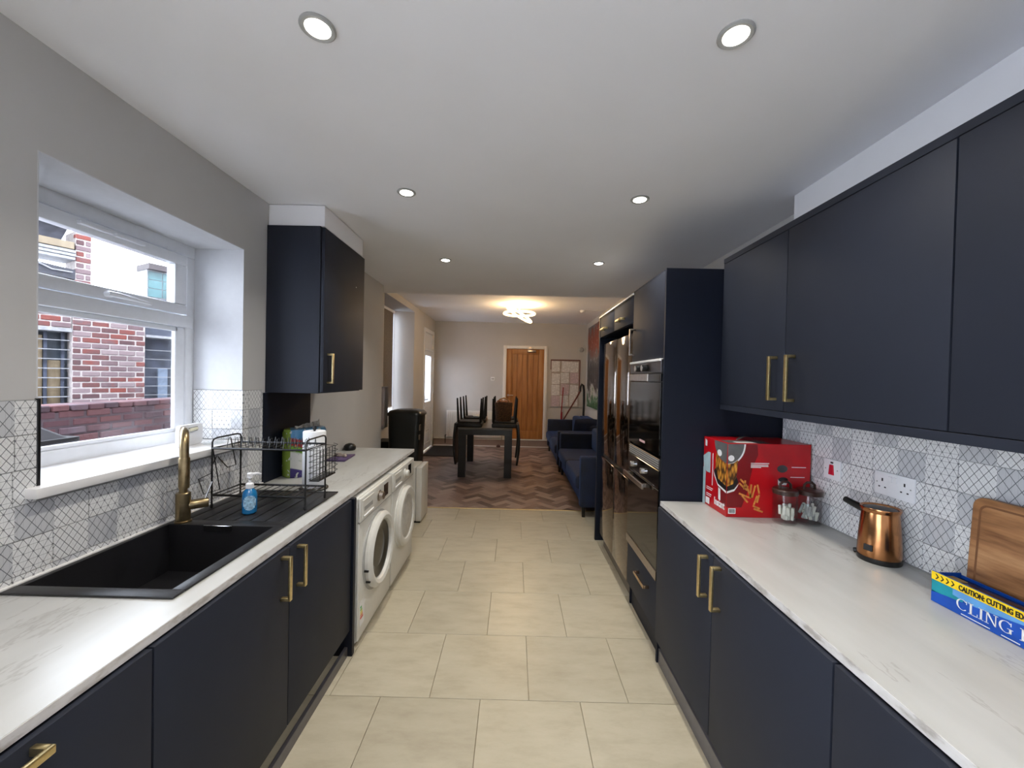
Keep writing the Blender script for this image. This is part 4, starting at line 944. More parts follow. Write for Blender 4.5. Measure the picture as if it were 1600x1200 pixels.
# copper kettle
kc = Vector((1.402, 1.515, TOP)); M['copper'] = plain('polished_copper', (178, 124, 82), 0.2, 1.0, var=0.04)
kt = thing('kettle', kc, 'polished copper electric kettle with black base and handle', 'kettle')
MB().lathe([(0.064, 0), (0.066, .004), (0.066, .018), (0.063, .02)], kc, 'z', 40).build('base', 'black', kt)
MB().lathe([(0.064, .020), (0.0655, .03), (0.064, .07), (0.060, .13), (0.0555, .18), (0.054, .186)], kc, 'z', 48).build('jug', 'copper', kt, smooth=50)
MB().lathe([(0.057, .186), (0.061, .198), (0.060, .203), (0.052, .199), (0.05, .192)], kc, 'z', 40).build('rim', 'copper', kt)
MB().lathe([(0.051, .190), (0.05, .198), (0.03, .202), (0.006, .203)], kc, 'z', 32).build('lid', 'black', kt)
MB().tube([kc+Vector((-.015, .045, .178)), kc+Vector((-.022, .085, .186)), kc+Vector((-.030, .125, .196))], [0.015, 0.0135, 0.012], 12).build('handle', 'black', kt)
decal('badge', [(-.014, 0), (.014, 0), (.014, .022), (-.014, .022)], kc+Vector((-.0625, -.022, .045)), Vector((.33, -.94, 0)).normalized(), Vector((.06, .02, 1)).normalized(), 'box_black', kt, .0015)
MB().tube([kc+Vector((-.03, .075, .006)), kc+Vector((-.02, .06, .012))], 0.010, 8).build('cable_grip', 'black', kt); MB().tube([kc+Vector((-.03, .075, .005)), kc+Vector((.02, .1, .004)), kc+Vector((.06, .09, .005))], 0.0035, 6).build('cable', 'black', kt)

# chopping board leaning on the tiles
cb = thing('chopping_board', (1.43, 1.05, TOP), 'wooden chopping board leaning on the tiles behind the cling film', 'chopping board')
pl = rrect(-.21, .21, 0, .325, .03, 6); lean = Vector((.055, 0, 1)).normalized(); nrm = Vector((1, 0, -.055)).normalized()
MB().prism(pl, (1.432, 1.045, TOP+.001), Y, lean, nrm*.022).build('board', 'board', cb, 0.004, 2)
pi_ = rrect(-.19, .19, .02, .305, .022, 6); n_ = len(pi_); po = rrect(-.184, .184, .026, .299, .018, 6)
g = MB(); o_ = Vector((1.4315, 1.045, TOP+.001))
for pp_ in (pi_, po): g.v += [tuple(o_+Y*a+lean*c) for a, c in pp_]
g.f = [(k, (k+1) % n_, n_+(k+1) % n_, n_+k) for k in range(n_)]
g.build('juice_groove', plain('dark_groove', (122, 80, 48), 0.6), cb, smooth=0)

# cling film box
M['cf_blue'] = plain('blue_print', (16, 74, 170), 0.3, var=0.08, scale=20); M['cf_teal'] = plain('teal_print', (20, 140, 156), 0.3, var=0.08, scale=20); M['cf_yellow'] = plain('yellow_print', (242, 208, 24), 0.3, var=0.03); M['cf_light'] = plain('light_blue_print', (90, 150, 206), 0.3, var=0.05)
CX, CY1, CH = 1.312, 1.238, .094
cf = thing('cling_film_box', (1.357, 1.0, TOP), 'blue and yellow cling film box lying on the right worktop', 'box')
b = MB().box(CX, CX+.09, .74, CY1, TOP+.0005, TOP+.003).box(CX, CX+.003, .74, CY1, TOP+.003, TOP+CH).box(CX+.087, CX+.09, .74, CY1, TOP+.003, TOP+CH-.012).box(CX+.003, CX+.087, CY1-.003, CY1, TOP+.003, TOP+CH-.006).box(CX+.003, CX+.087, .74, .743, TOP+.003, TOP+CH-.006)
b.build('carton', 'cf_blue', cf, smooth=0)
part('roll', plain('film_roll', (34, 30, 40), 0.2), cf, CX+.006, CX+.084, .745, CY1-.005, TOP+.004, TOP+CH-.016, .012, 3); part('roll_core', plain('card_core', (170, 140, 84), 0.7), cf, CX+.03, CX+.06, CY1-.045, CY1-.006, TOP+CH-.016, TOP+CH-.0145, 0)
def F_(name, poly, mt, lay=1): decal(name, poly, (CX-.0005*lay+.0002, CY1, TOP), -Y, Z, mt, cf, .0004)
F_('teal_field', [(0.001, .03)]+[(.02*k, .034-.0006*k*k+.0*k) for k in range(0, 5)]+[(.09, .05), (.1, .07), (0.001, .07)], 'cf_teal', 1)
F_('light_swoosh', [(.06, .05), (.11, .044), (.2, .054), (.27, .0685), (.06, .0685)], 'cf_light', 2)
F_('blue_swoosh', [(0.001, .001), (.49, .001), (.49, .0685), (.28, .0675), (.2, .056), (.13, .047), (.08, .04), (0.04, .036), (0.001, .03)], 'cf_blue', 3)
F_('yellow_band', [(0.001, .069), (.49, .069), (.49, .0935), (0.001, .0935)], 'cf_yellow', 4)
for k in range(4):
    u = .012+k*.0145; F_('chevron', [(u, .089), (u+.004, .089), (u+.0105, .081), (u+.004, .073), (u, .073), (u+.0065, .081)], 'box_black', 5)
text_obj('caution_lettering', 'CAUTION: CUTTING EDGE', .0205, (CX-.0032, CY1-.077, TOP+.0738), -Y, Z, 'box_black', cf, sx=.66, bold=.0006)
# serif title built from strokes (unit height 1)
def glyph(ch):
    q = []
    def bar(x0, x1, y0, y1): q.append([(x0, y0), (x1, y0), (x1, y1), (x0, y1)])
    if ch in 'CG':
        n = 18
        for k in range(n):
            a, b_ = 48+(k)*264/n, 48+(k+1)*264/n
            def pt(an, s):
                th = .05+.10*abs(math.cos(math.radians(an))); rr = .5-(th if s else 0)
                return (.42+rr*.84*math.cos(math.radians(an)), .5+(.5-(th*.55 if s else 0))*math.sin(math.radians(an)))
            q.append([pt(a, 0), pt(b_, 0), pt(b_, 1), pt(a, 1)])
        bar(.69, .735, .68, .98)
        if ch == 'G': bar(.62, .75, .06, .42); bar(.5, .84, .40, .445)
        return q, .84
    if ch == 'L': bar(.1, .24, 0, 1); bar(0, .34, .955, 1); bar(0, .62, 0, .05); bar(.58, .625, .0, .28); return q, .68
    if ch == 'I': bar(.1, .24, 0, 1); bar(0, .34, .955, 1); bar(0, .34, 0, .045); return q, .40
    if ch == 'N': bar(.10, .16, 0, 1); bar(.66, .72, 0, 1); q.append([(.06, 1), (.22, 1), (.72, 0), (.64, 0)]); bar(0, .26, 0, .045); bar(.55, .83, .955, 1); bar(0, .16, .955, 1); return q, .88
    if ch == 'F': bar(.1, .24, 0, 1); bar(0, .6, .955, 1); bar(.56, .605, .74, 1); bar(.24, .45, .48, .525); bar(.43, .47, .38, .63); bar(0, .36, 0, .045); return q, .66
    if ch == 'M': bar(.10, .16, 0, 1); bar(.8, .93, 0, 1); q.append([(.06, 1), (.22, 1), (.53, 0), (.46, 0)]); q.append([(.82, 1), (.9, 1), (.53, 0), (.47, 0)]); bar(0, .26, 0, .045); bar(.7, 1.03, 0, .045); bar(.8, 1.03, .955, 1); bar(0, .16, .955, 1); return q, 1.06
    return q, .38
b = MB(); u = .072; Sz = .0365
for ch in 'CLING FILM':
    qs, adv = glyph(ch)
    for pl in qs: b.prism([(u+a*Sz, .019+c*.031) for a, c in pl], (CX-.0022, CY1, TOP), -Y, Z, (-.0005, 0, 0))
    u += adv*Sz*1.0
b.build('title_lettering', 'box_white', cf, smooth=0)
for (a, w_) in ((.085, .07), (.18, .04), (.25, .05)): F_('small_text_line', [(a, .006), (a+w_, .006), (a+w_, .0085), (a, .0085)], 'box_white', 5)

# ================================================================ CEILING DOWNLIGHTS
M['lamp_lens'] = emit('lit_lamp_lens', (255, 250, 240), 14.0)
POS = [(-.60, 1.18), (.625, 1.18), (-.62, 2.215), (.68, 2.245), (-.62, 3.47), (.71, 3.475), (-.60, 0.05), (.62, 0.05)]
WHERE = ['recessed ceiling downlight, near left of the six in view', 'recessed ceiling downlight, near right of the six in view', 'recessed ceiling downlight, middle left of the six in view', 'recessed ceiling downlight, middle right of the six in view', 'recessed ceiling downlight, far left of the six in view', 'recessed ceiling downlight, far right of the six in view', 'recessed ceiling downlight above the near left worktop end', 'recessed ceiling downlight above the near right worktop end']
for (x, y), lab in zip(POS, WHERE):
    t = thing('downlight', (x, y, CEIL), lab, 'downlight', 'kitchen ceiling downlights')
    MB().lathe([(0.050, 0), (0.051, -.004), (0.046, -.008), (0.036, -.006), (0.035, -.001)], (x, y, CEIL), 'z', 28).build('bezel', 'appliance_grey', t)
    MB().lathe([(0.036, -.002), (0.034, -.006), (0.01, -.0075)], (x, y, CEIL), 'z', 24).build('lens', 'lamp_lens', t)
    ld = bpy.data.lights.new('downlight_lamp', 'AREA'); ld.shape = 'DISK'; ld.size = .07; ld.energy = SPOT_W; ld.color = (1.0, .95, .85); ld.spread = math.radians(120)
    lo_ = bpy.data.objects.new('downlight_lamp', ld); COL.objects.link(lo_); lo_.parent = t; lo_.location = (0, 0, -.012)

# ================================================================ DINING ROOM
# ring ceiling lamp
LC = Vector((.062, 6.95, DCEIL)); rl = thing('ring_ceiling_lamp', LC, 'lit ceiling lamp of two interlocking rings in the dining room', 'ceiling lamp')
MB().lathe([(0.09, 0), (0.09, -.02), (0.07, -.028), (0.02, -.03)], LC, 'z', 28).build('canopy', 'trim', rl); MB().tube([LC-Z*.025, LC-Z*.15], 0.012, 10).build('stem', 'trim', rl)
M['ring_glow'] = emit('warm_led_ring', (255, 214, 150), 6.0)
def ring(c, a, b_, R, name):
    return MB().tube([c+a*R*math.cos(2*PI*k/40)+b_*R*math.sin(2*PI*k/40) for k in range(40)], 0.019, 10, closed=True).build(name, 'ring_glow', rl)
ring(LC-Z*.155, X, Y, .265, 'led_ring'); a_ = Vector((.85, 0, -.50)).normalized(); ring(LC-Z*.175, a_, Y, .24, 'led_ring')
ld = bpy.data.lights.new('ring_lamp_light', 'POINT'); ld.energy = RING_W; ld.color = (1.0, .72, .42); ld.shadow_soft_size = .2
lo_ = bpy.data.objects.new('ring_lamp_light', ld); COL.objects.link(lo_); lo_.parent = rl; lo_.location = (0, 0, -.24)
sd = thing('smoke_detector', (1.243, 7.39, DCEIL), 'small white smoke detector on the dining ceiling', 'smoke detector')
MB().lathe([(0.055, 0), (0.055, -.02), (0.042, -.04), (0.01, -.046)], (1.243, 7.39, DCEIL), 'z', 24).build('housing', 'bakelite', sd); MB().box(1.29, 1.645, 7.384, 7.396, DCEIL-.008, DCEIL-.0005).build('cable_trunking', 'bakelite', sd, smooth=0)

# table
M['table_dark'] = plain('dark_grey_table', (32, 34, 35), 0.35, var=0.08, scale=12); M['table_top'] = plain('grey_table_top', (92, 88, 84), 0.3, var=0.05)
TX0, TX1, TYa, TYb, TZ = -.868, -.012, 6.24, 7.56, .785
tb = thing('dining_table', ((TX0+TX1)/2, (TYa+TYb)/2, 0), 'dark rectangular dining table with chunky legs', 'table')
part('table_top', 'table_top', tb, TX0, TX1, TYa, TYb, TZ-.03, TZ, 0.003)
part('apron', 'table_dark', tb, TX0+.006, TX1-.006, TYa+.008, TYb-.008, TZ-.115, TZ-.03, 0.002)
for x in (TX0+.006, TX1-.124):
    for y in (TYa+.008, TYb-.126): part('leg', 'table_dark', tb, x, x+.118, y, y+.118, 0, TZ-.115, 0.003)

# upturned chairs (modelled as they stand on the table: seat down, legs up, back hanging outside)
M['chair'] = plain('black_faux_leather', (17, 16, 17), 0.4, var=0.1)
def chair(label):
    t = thing('dining_chair', (0, 0, 0), label, 'chair', 'dining chairs turned upside down on the table')
    part('seat', 'chair', t, -.20, .20, -.21, .21, 0, .065, .015, 3); part('seat_frame', 'black_soft', t, -.185, .185, -.195, .195, .065, .09, 0.003)
    for (x, dx) in ((-.175, -.025), (.175, .01)):
        for y in (-.18, .18): MB().tube([(x, y, .08), (x+dx, y, .46)], [.021, .012], 8).build('leg', 'black_soft', t)
    vs, n = [], 9
    for k in range(n):
        f = k/(n-1); z = .06-.66*f; x = -.215-.035*math.sin(f*PI*.9)+.015*f; th = .022-.008*f; wd = .205-.012*f
        vs += [(x-th, -wd, z), (x+th, -wd, z), (x+th, wd, z), (x-th, wd, z)]
    fs = [(0, 1, 2, 3), tuple(4*(n-1)+i for i in (3, 2, 1, 0))]
    for k in range(n-1): fs += [(4*k+i, 4*k+(i+1) % 4, 4*k+4+(i+1) % 4, 4*k+4+i) for i in range(4)]
    make_obj('backrest', vs, fs, 'chair', t, .008, 2, 40); return t
ch0 = chair('upturned black chair on the near left of the table')
spots = [((-.70, 6.50), 0, 'upturned black chair on the near left of the table'), ((-.685, 7.14), 0, 'upturned black chair on the far left of the table'), ((-.145, 6.50), PI, 'upturned black chair on the near right of the table'), ((-.16, 7.14), PI, 'upturned black chair on the far right of the table')]
chairs = []
for i, ((x, y), rz, lab) in enumerate(spots):
    chairs.append((ch0, x, y, rz, lab) if i == 0 else (copy_tree(ch0), x, y, rz, lab))
for c, x, y, rz, lab in chairs:
    c.location = (x, y, TZ+.0005); c.rotation_euler.z = rz; c['label'] = lab
# woven bag on the far right chair, cloth on the far left chair
M['wicker'] = plain('brown_woven_bag', (84, 56, 32), 0.8, var=0.35, scale=60, bump=0.5, bscale=90)
bg_ = thing('woven_bag', (-.17, 6.5, TZ+.092), 'brown woven bag standing among the upturned right chairs', 'bag')
m = MB(); n = 24; lev = []
for k in range(9):
    f = k/8; rx, ry = .125+.02*f, .10+.01*f; bul = .006*(k % 2)
    lev.append(([(-.165+(rx+bul)*math.cos(2*PI*i/n), 6.5+(ry+bul)*math.sin(2*PI*i/n)) for i in range(n)], TZ+.092+.30*f))
loft(lev).build('basket', 'wicker', bg_, smooth=60)
for y in (6.43, 6.57): MB().tube([(-.255, y, TZ+.38), (-.235, y, TZ+.44), (-.165, y, TZ+.465), (-.095, y, TZ+.44), (-.075, y, TZ+.38)], 0.009, 8).build('handle', plain('tan_handle', (150, 112, 70), 0.7), bg_)
m = MB(); rr = random.Random(9)
for k in range(7): m.lathe([(0.03, 0), (0.045, .02), (0.03, .04), (0.008, .05)], (-.24+k*.026, 6.5+rr.uniform(-.04, .04), TZ+.385+rr.uniform(-.01, .012)), 'z', 8)
m.build('contents', plain('mixed_contents', (128, 86, 62), 0.7, var=0.4, scale=25), bg_)
tag(MB().lathe([(0.09, 0), (0.11, .012), (0.1, .03), (0.05, .042), (0.01, .045)], (-.62, 7.14, TZ+.0915), 'z', 20).build('folded_cloth', plain('pale_cloth', (186, 186, 190), 0.8, var=0.05)), 'pale rounded cloth bundle on the far left upturned chair', 'cloth')

# radiator
rd = thing('radiator', (-.905, 9.12, .2), 'white ribbed radiator under the end wall, left of the oak door', 'radiator')
part('panel', 'trim', rd, -1.54, -.275, 9.115, 9.13, .20, .81, 0.004)
m = MB()
for k in range(28): x = -1.52+k*.0445; m.box(x, x+.022, 9.078, 9.116, .225, .785)
m.build('ribs', 'trim', rd, 0.003, 1); part('top_grille', 'trim', rd, -1.54, -.275, 9.10, 9.16, .80, .815, 0.003)
for x in (-1.56, -.262): MB().tube([(x, 9.12, .06 if x < -1 else .16), (x, 9.12, .25), (x+(.03 if x < -1 else -.03), 9.12, .25)], 0.009, 8).build('valve', 'black' if x < -1 else 'steel', rd)
for x in (-1.3, -.5): part('bracket', 'trim', rd, x, x+.04, 9.13, BACK-.001, .3, .7, 0)
# switch, wall sounder
ws = tag(part('light_switch', 'bakelite', None, -.545, -.455, BACK-.012, BACK, 1.515, 1.60, 0.003), 'white light switch left of the oak door', 'switch')
part('rocker', 'appliance_grey', ws, -.53, -.502, BACK-.015, BACK-.012, 1.54, 1.575, 0.001); part('rocker', 'appliance_grey', ws, -.498, -.47, BACK-.015, BACK-.012, 1.54, 1.575, 0.001)
al = tag(MB().lathe([(0.055, 0), (0.055, .02), (0.04, .05), (0.01, .055)], (1.53, BACK, 2.27), (0, -1, 0), 20).build('alarm_sounder', 'appliance_grey'), 'small grey wall sounder above the notice board', 'sounder')
# notice board with sheets
nb = thing('notice_board', (1.16, BACK, .94), 'notice board with dark red frame beside the oak door', 'notice board')
part('backing', plain('pale_board', (172, 162, 156), 0.9), nb, .845, 1.495, BACK-.010, BACK, .95, 2.02, 0)
M['board_frame'] = plain('dark_red_frame', (108, 62, 56), 0.5)
for (a, b_, c, d) in ((.83, 1.51, 2.01, 2.035), (1.492, 1.512, 1.36, 2.01), (.83, .848, 1.8, 2.01)): part('frame_strip', 'board_frame', nb, a, b_, BACK-.02, BACK, c, d, 0.002)
part('bottom_strip', 'appliance_grey', nb, .83, 1.51, BACK-.02, BACK, .93, .95, 0.002)
rowsn = ('top', 'second', 'third', 'fourth'); coln = ('left', 'middle', 'right')
for r_ in range(4):
    for c_ in range(3):
        rr = random.Random(r_*3+c_+1); x0 = .862+c_*.208+rr.uniform(-.008, .008); z0 = 1.745-r_*.262+rr.uniform(-.018, .012); a = math.radians(rr.uniform(-4, 4))
        u1, v1 = Vector((math.cos(a), 0, math.sin(a))), Vector((-math.sin(a), 0, math.cos(a)))
        o = MB().prism([(0, 0), (.19, 0), (.19, .245), (0, .245)], (x0, BACK-.0115, z0), u1, v1, (0, -.0015, 0)).build('notice_sheet', 'paper_pink' if (r_ + c_) % 4 == 3 else 'paper', smooth=0)
        tag(o, 'printed sheet on the notice board, %s row, %s column' % (rowsn[r_], coln[c_]), 'paper', 'sheets on the notice board')
# painting on the right wall
pt_ = thing('painting', (DR-.02, 8.29, 1.0), 'tall abstract canvas in brown, grey and green above the sofa', 'painting')
part('canvas', 'painting', pt_, DR-.035, DR-.001, 7.74, 8.84, 1.0, 2.72, 0.002)

# sofas
def sofa(y0, y1, label, xf=.775):
    yc = (y0+y1)/2; t = thing('sofa', (1.2, yc, 0), label, 'sofa'); xb = 1.635
    part('base', 'velvet', t, xf+.03, xb, y0+.03, y1-.03, .12, .30, .02, 3)
    for (a, b_) in ((y0, y0+.115), (y1-.115, y1)): part('arm', 'velvet', t, xf, xb, a, b_, .12, .70, .025, 3)
    part('back', 'velvet', t, xb-.22, xb, y0+.115, y1-.115, .30, .80, .04, 3)
    for k in range(2):
        a = y0+.118+k*(y1-y0-.236)/2; b_ = a+(y1-y0-.236)/2-.004
        part('seat_cushion', 'velvet', t, xf-.035, xb-.20, a, b_, .29, .455, .045, 4); part('back_cushion', 'velvet', t, xb-.36, xb-.20, a+.01, b_-.01, .45, .80, .05, 4)
    for x in (xf+.05, xb-.05):
        for y in (y0+.06, y1-.06): MB().lathe([(0.018, 0), (0.024, .125)], (x, y, 0), 'z', 12).build('leg', 'black', t)
    return t
sofa(4.50, 6.62, 'navy velvet sofa nearest, just past the fridge'); sofa(6.70, 8.78, 'navy velvet sofa farther back, below the tall painting', .75)
def cushion(c, size, tilt, label):
    n = 12; vs, fs = [], []
    for s in (1, -1):
        for i in range(n+1):
            for j in range(n+1):
                u, v = i/n*2-1, j/n*2-1; e = (1-abs(u)**3)*(1-abs(v)**3); pinch = 1-.08*(u*u*v*v)
                vs.append((u*size*pinch, s*.075*max(e, 0)**.6, v*size*pinch+size))
    m = (n+1)**2
    for s in (0, 1):
        for i in range(n):
            for j in range(n):
                a = s*m+i*(n+1)+j; q = (a, a+n+1, a+n+2, a+1); fs.append(q if s == 0 else q[::-1])
    Rm = Matrix.Translation(c) @ Matrix.Rotation(tilt[2], 4, 'Z') @ Matrix.Rotation(tilt[0], 4, 'X') @ Matrix.Rotation(tilt[1], 4, 'Y')
    vs = [tuple(Rm @ Vector(p)) for p in vs]
    return tag(make_obj('cushion', vs, fs, 'velvet', smooth=60), label, 'cushion')
cushion((1.24, 6.96, .47), .225, (.22, 0, .25), 'navy velvet scatter cushion propped on the farther sofa arm')

# vacuum with hose and a red mop behind the far sofa
M['red_metal'] = plain('red_metal_tube', (150, 26, 40), 0.3, 0.3); M['dark_red'] = plain('dark_red_tube', (90, 30, 32), 0.35, 0.3)
vc = thing('vacuum_cleaner', (1.35, 8.91, 0), 'vacuum cleaner with black looped hose behind the far sofa', 'vacuum cleaner')
MB().lathe([(0.10, 0), (0.11, .03), (0.11, .2), (0.09, .28), (0.05, .3)], (1.45, 8.905, 0), 'z', 24).build('body', 'black', vc)
MB().tube([(1.545, 8.93, .22), (1.56, 8.93, .55), (1.57, 8.93, 1.0), (1.565, 8.93, 1.33), (1.55, 8.93, 1.45), (1.515, 8.93, 1.48), (1.485, 8.93, 1.42), (1.48, 8.93, 1.32)], 0.025, 10).build('hose', 'black', vc)
MB().tube([(1.49, 8.93, 1.34), (1.43, 8.93, 1.22), (1.08, 8.93, .60), (.98, 8.93, .42)], [.02, .016, .015, .015], 8).build('wand', 'dark_red', vc)
MB().obox((.95, 8.92, .035), (.10, 0, 0), (0, .05, 0), (0, 0, .035)).tube([(.95, 8.93, .06), (.98, 8.93, .43)], .016, 8).build('floor_head', 'black', vc)
mp_ = thing('mop', (1.05, 9.02, 0), 'red-handled mop standing upright before the notice board', 'mop')
MB().tube([(1.06, 9.075, .06), (1.085, 9.075, .8), (1.12, 9.075, 1.40)], 0.012, 8).build('pole', 'red_metal', mp_); MB().tube([(1.09, 9.06, .06), (1.10, 9.06, .84)], 0.011, 8).build('second_pole', 'red_metal', mp_)
MB().lathe([(0.03, 0), (0.035, .03), (0.025, .07), (0.012, .09)], (1.075, 9.075, 0), 'z', 14).build('mop_head', plain('grey_mop', (120, 118, 116), 0.9, var=0.2), mp_)
# doormat, door stop, tv, black box
tag(part('doormat', plain('black_coir_mat', (20, 17, 20), 0.95, var=0.3, scale=300, bump=0.5, bscale=300), None, -1.80, -1.13, 7.84, 9.0, 0.0005, 0.014, 0.004), 'black doormat in front of the white glazed door', 'doormat')
ds = tag(MB().lathe([(0.045, 0), (0.05, .02), (0.03, .05), (0.012, .06)], (-.335, 9.07, 0.0005), 'z', 14).build('door_stop', plain('brown_stop', (70, 38, 30), 0.6)), 'small brown stop on the floor below the radiator', 'door stop')
tv = thing('wall_screen', (DL+.03, 5.3, .84), 'dark framed screen on the wall behind the bin', 'screen')
part('casing', 'black', tv, DL+.001, DL+.05, 4.95, 5.69, .84, 1.42, 0.004); part('screen_glass', plain('grey_screen', (112, 108, 116), 0.15), tv, DL+.0505, DL+.052, 4.97, 5.52, .87, 1.40, 0)
tag(part('speaker_box', 'black_soft', None, DL+.02, DL+.24, 5.24, 5.54, .0, .70, 0.006), 'black upright box on the floor under the wall screen', 'box')

# ================================================================ OUTSIDE THE KITCHEN WINDOW
tag(MB().box(-14, -2.3, -6, 16, -.4, -.1).build('ground', plain('yard_concrete', (196, 196, 200), 0.9), smooth=0), 'concrete yard outside the kitchen window', kind='structure')
_bk = {}
def brick(parent, x, y, z, L, D, H, mt):
    k = (round(L, 3), round(D, 3), round(H, 3), mt)
    if k not in _bk:
        m = MB().box(-D/2, D/2, -L/2, L/2, -H/2, H/2); me_o = m.build('brick', mt, None, 0.006, 1, 0, loc=(0, 0, 0)); _bk[k] = me_o.data; bpy.data.objects.remove(me_o)
    o = bpy.data.objects.new('brick', _bk[k]); COL.objects.link(o); o.parent = parent; o.location = Vector((x, y, z))-root_loc(parent); return o
def brick_wall(parent, xf, y0, y1, z0, z1, mt, rnd, ch=.0725, bl=.225, th=.10, jit=.004):
    z, k = z0, 0
    while z+ch*.6 < z1:
        y = y0-(bl/2 if k % 2 else 0)
        while y < y1-.02:
            a, b_ = max(y, y0), min(y+bl, y1)
            if b_-a > .03: brick(parent, xf-th/2+rnd.uniform(-jit, jit), (a+b_)/2, z+ch/2, round(b_-a-.011, 2), th, ch-.011, mt)
            y += bl
        z += ch; k += 1
rb = random.Random(11)
gw = thing('garden_wall', (-3.1, 3.2, -.1), 'low weathered red brick wall outside the kitchen window', 'wall', kind='structure')
part('mortar_core', 'mortar_dark', gw, -3.2, -3.006, .8, 6.6, -.1, 1.28, 0); brick_wall(gw, -3.0, 1.9, 4.3, .90, 1.29, 'brick_garden', rb, .056, .175, .08, .006)
MB().box(-3.005, -2.998, .8, 6.6, -.1, .895).build('lower_courses', 'brick_garden', gw, smooth=0)
for i in range(22): brick(gw, -3.1+rb.uniform(-.006, .006), 1.9+i*.112+.05, 1.308, .103, .205, .04, 'brick_garden')
# neighbouring house: built square to its own front, then turned as a whole
HX, HY = -4.6, 4.5
nh = thing('neighbour_house', (HX, HY, -.1), 'old brick house with barred windows and roof edge beyond the garden wall', 'building', kind='structure')
M['slate_blue'] = plain('blue_grey_render', (50, 54, 66), 0.8, var=0.25, scale=6); M['house_dark'] = plain('dark_window_interior', (30, 38, 46), 0.5, var=0.35, scale=6)
def hp(name, mt, d0, d1, s0, s1, z0, z1, par=None, bev=0): return part(name, mt, par or nh, HX+d0, HX+d1, HY+s0, HY+s1, z0, z1, bev)
hp('pier_core', 'mortar', -.3, -.006, -.296, .312, -.1, 2.47); hp('pier_core', 'mortar', -.3, -.006, -.276, -.157, 2.47, 3.05)
brick_wall(nh, HX, HY-.30, HY+.317, 1.06, 2.485, 'brick', rb, .0615, .15, .07, .003)
brick_wall(nh, HX, HY-.28, HY-.153, 2.4745, 3.08, 'brick', rb, .0615, .15, .07, .003)
hp('wall_below', 'brick_garden', -.3, -.01, -2.0, -.30, -.1, 1.16); hp('wall_below', 'brick_garden', -.3, -.01, .317, 1.3, -.1, 1.16)
wnl = hp('left_window', 'house_dark', -.22, -.14, -2.0, -.30, 1.16, 1.96)
for (s0, s1, z1) in ((-.575, -.484, 1.92), (-.45, -.354, 1.66), (-.80, -.70, 1.9), (-1.1, -.95, 1.8), (-1.5, -1.3, 1.9)): hp('timber_board', 'ext_timber', -.13, -.11, s0, s1, 1.17, z1, wnl, .003)
for sx in (-.47, -.345, -.63, -.9, -1.2): hp('mullion', 'slate_blue', -.10, -.085, sx-.012, sx+.012, 1.17, 1.96, wnl)
for k in range(7): hp('window_bar', 'ext_white', -.06, -.045, -2.0, -.302, 1.27+k*.1, 1.279+k*.1, wnl)
hp('lintel', 'ext_white', -.25, .01, -2.0, -.302, 1.965, 2.0); hp('upper_core', 'mortar', -.3, -.012, -2.0, -.302, 2.0, 2.5)
brick_wall(nh, HX-.004, HY-1.2, HY-.302, 2.003, 2.505, 'brick', rb, .0615, .15, .07, .003)
MB().obox((HX-.06, HY-.62, 2.615), (.05, 0, 0), (0, .36, -.035), (0, .008, .05)).build('dark_tarpaulin', plain('dark_tarp', (34, 34, 42), 0.5, var=0.3), nh, smooth=0)
MB().tube([(HX+.01, HY-.58, 2.66), (HX+.01, HY-.45, 2.60), (HX+.01, HY-.30, 2.60)], .008, 6).build('cable', 'ext_white', nh)
for k in range(3): hp('fascia_board', 'ext_white', -.3, .02+.004*k, -2.0, -.283, 2.732+k*.036, 2.762+k*.036, None, .002)
hp('eaves_beam', 'ext_timber', -.3, .015, -2.0, -.29, 2.845, 2.92, None, .003)
MB().obox((HX-.30, HY-1.15, 3.06), (.32, 0, .16), (0, .86, 0), (-.01, 0, .02)).build('slate_roof', plain('slate_roof', (62, 63, 72), 0.7, var=0.2, scale=12), nh, smooth=0)
wnr = hp('right_window', 'slate_blue', -.22, -.14, .317, 1.3, 1.16, 1.97)
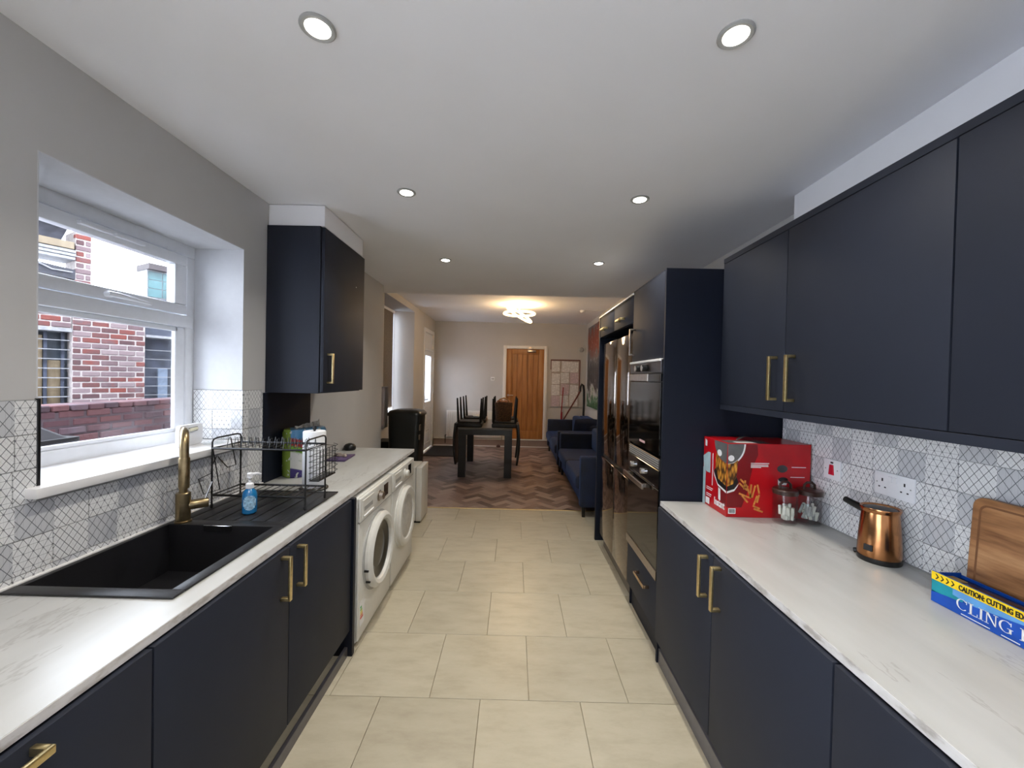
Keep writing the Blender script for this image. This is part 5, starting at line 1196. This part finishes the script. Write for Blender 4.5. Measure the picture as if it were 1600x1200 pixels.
for k in range(6): hp('window_bar', 'ext_white', -.06, -.048, .318, 1.3, 1.27+k*.11, 1.277+k*.11, wnr)
hp('pale_board', plain('pale_blue_board', (100, 112, 128), 0.6), -.12, -.09, .475, .57, 1.2, 1.60, wnr); hp('mullion', 'house_dark', -.10, -.085, .60, .62, 1.17, 1.97, wnr)
hp('lintel', 'ext_white', -.25, .01, .318, 1.3, 1.975, 2.005); hp('grey_upper_wall', 'slate_blue', -.3, -.02, .318, 1.3, 2.005, 2.46)
gl_ = hp('glazed_lean_to', 'ext_white', -.3, -.03, .336, 1.2, 2.46, 2.80); M['teal_glass'] = plain('teal_glass', (58, 84, 86), 0.35, var=0.3, scale=5)
for i_ in range(6):
    for j_ in range(3): hp('pane', 'teal_glass', -.03, -.022, .345+i_*.142, .478+i_*.142, 2.475+j_*.105, 2.572+j_*.105, gl_)
hp('lean_to_roof', plain('brown_roof_edge', (60, 52, 52), 0.7), -.3, .03, .33, 1.25, 2.80, 2.87)
nh.rotation_euler.z = math.radians(-27)
# dark bin outside
wbn = thing('wheelie_bin', (-2.55, 2.0, -.1), 'dark wheelie bin with ridged lid outside the window', 'wheelie bin')
M['bin_brown'] = plain('dark_brown_bin', (18, 14, 16), 0.8, var=0.1)
loft([(rrect(-2.72, -2.38, 1.62, 2.08, .03), -.1), (rrect(-2.78, -2.32, 1.56, 2.14, .03), 1.14)]).build('body', 'bin_brown', wbn, smooth=40)
loft([(rrect(-2.80, -2.30, 1.53, 2.17, .03), 1.14), (rrect(-2.80, -2.30, 1.53, 2.17, .03), 1.17)]).build('rim', 'bin_brown', wbn, smooth=40); loft([(rrect(-2.78, -2.32, 1.55, 2.13, .03), 1.185), (rrect(-2.78, -2.32, 1.55, 2.13, .03), 1.21)]).build('lid_edge', 'bin_brown', wbn, smooth=40)
loft([(rrect(-2.76, -2.34, 1.57, 2.10, .03), 1.205), (rrect(-2.70, -2.40, 1.62, 2.02, .03), 1.27)]).build('lid', plain('bin_lid_brown', (24, 18, 21), 0.8), wbn, smooth=40)
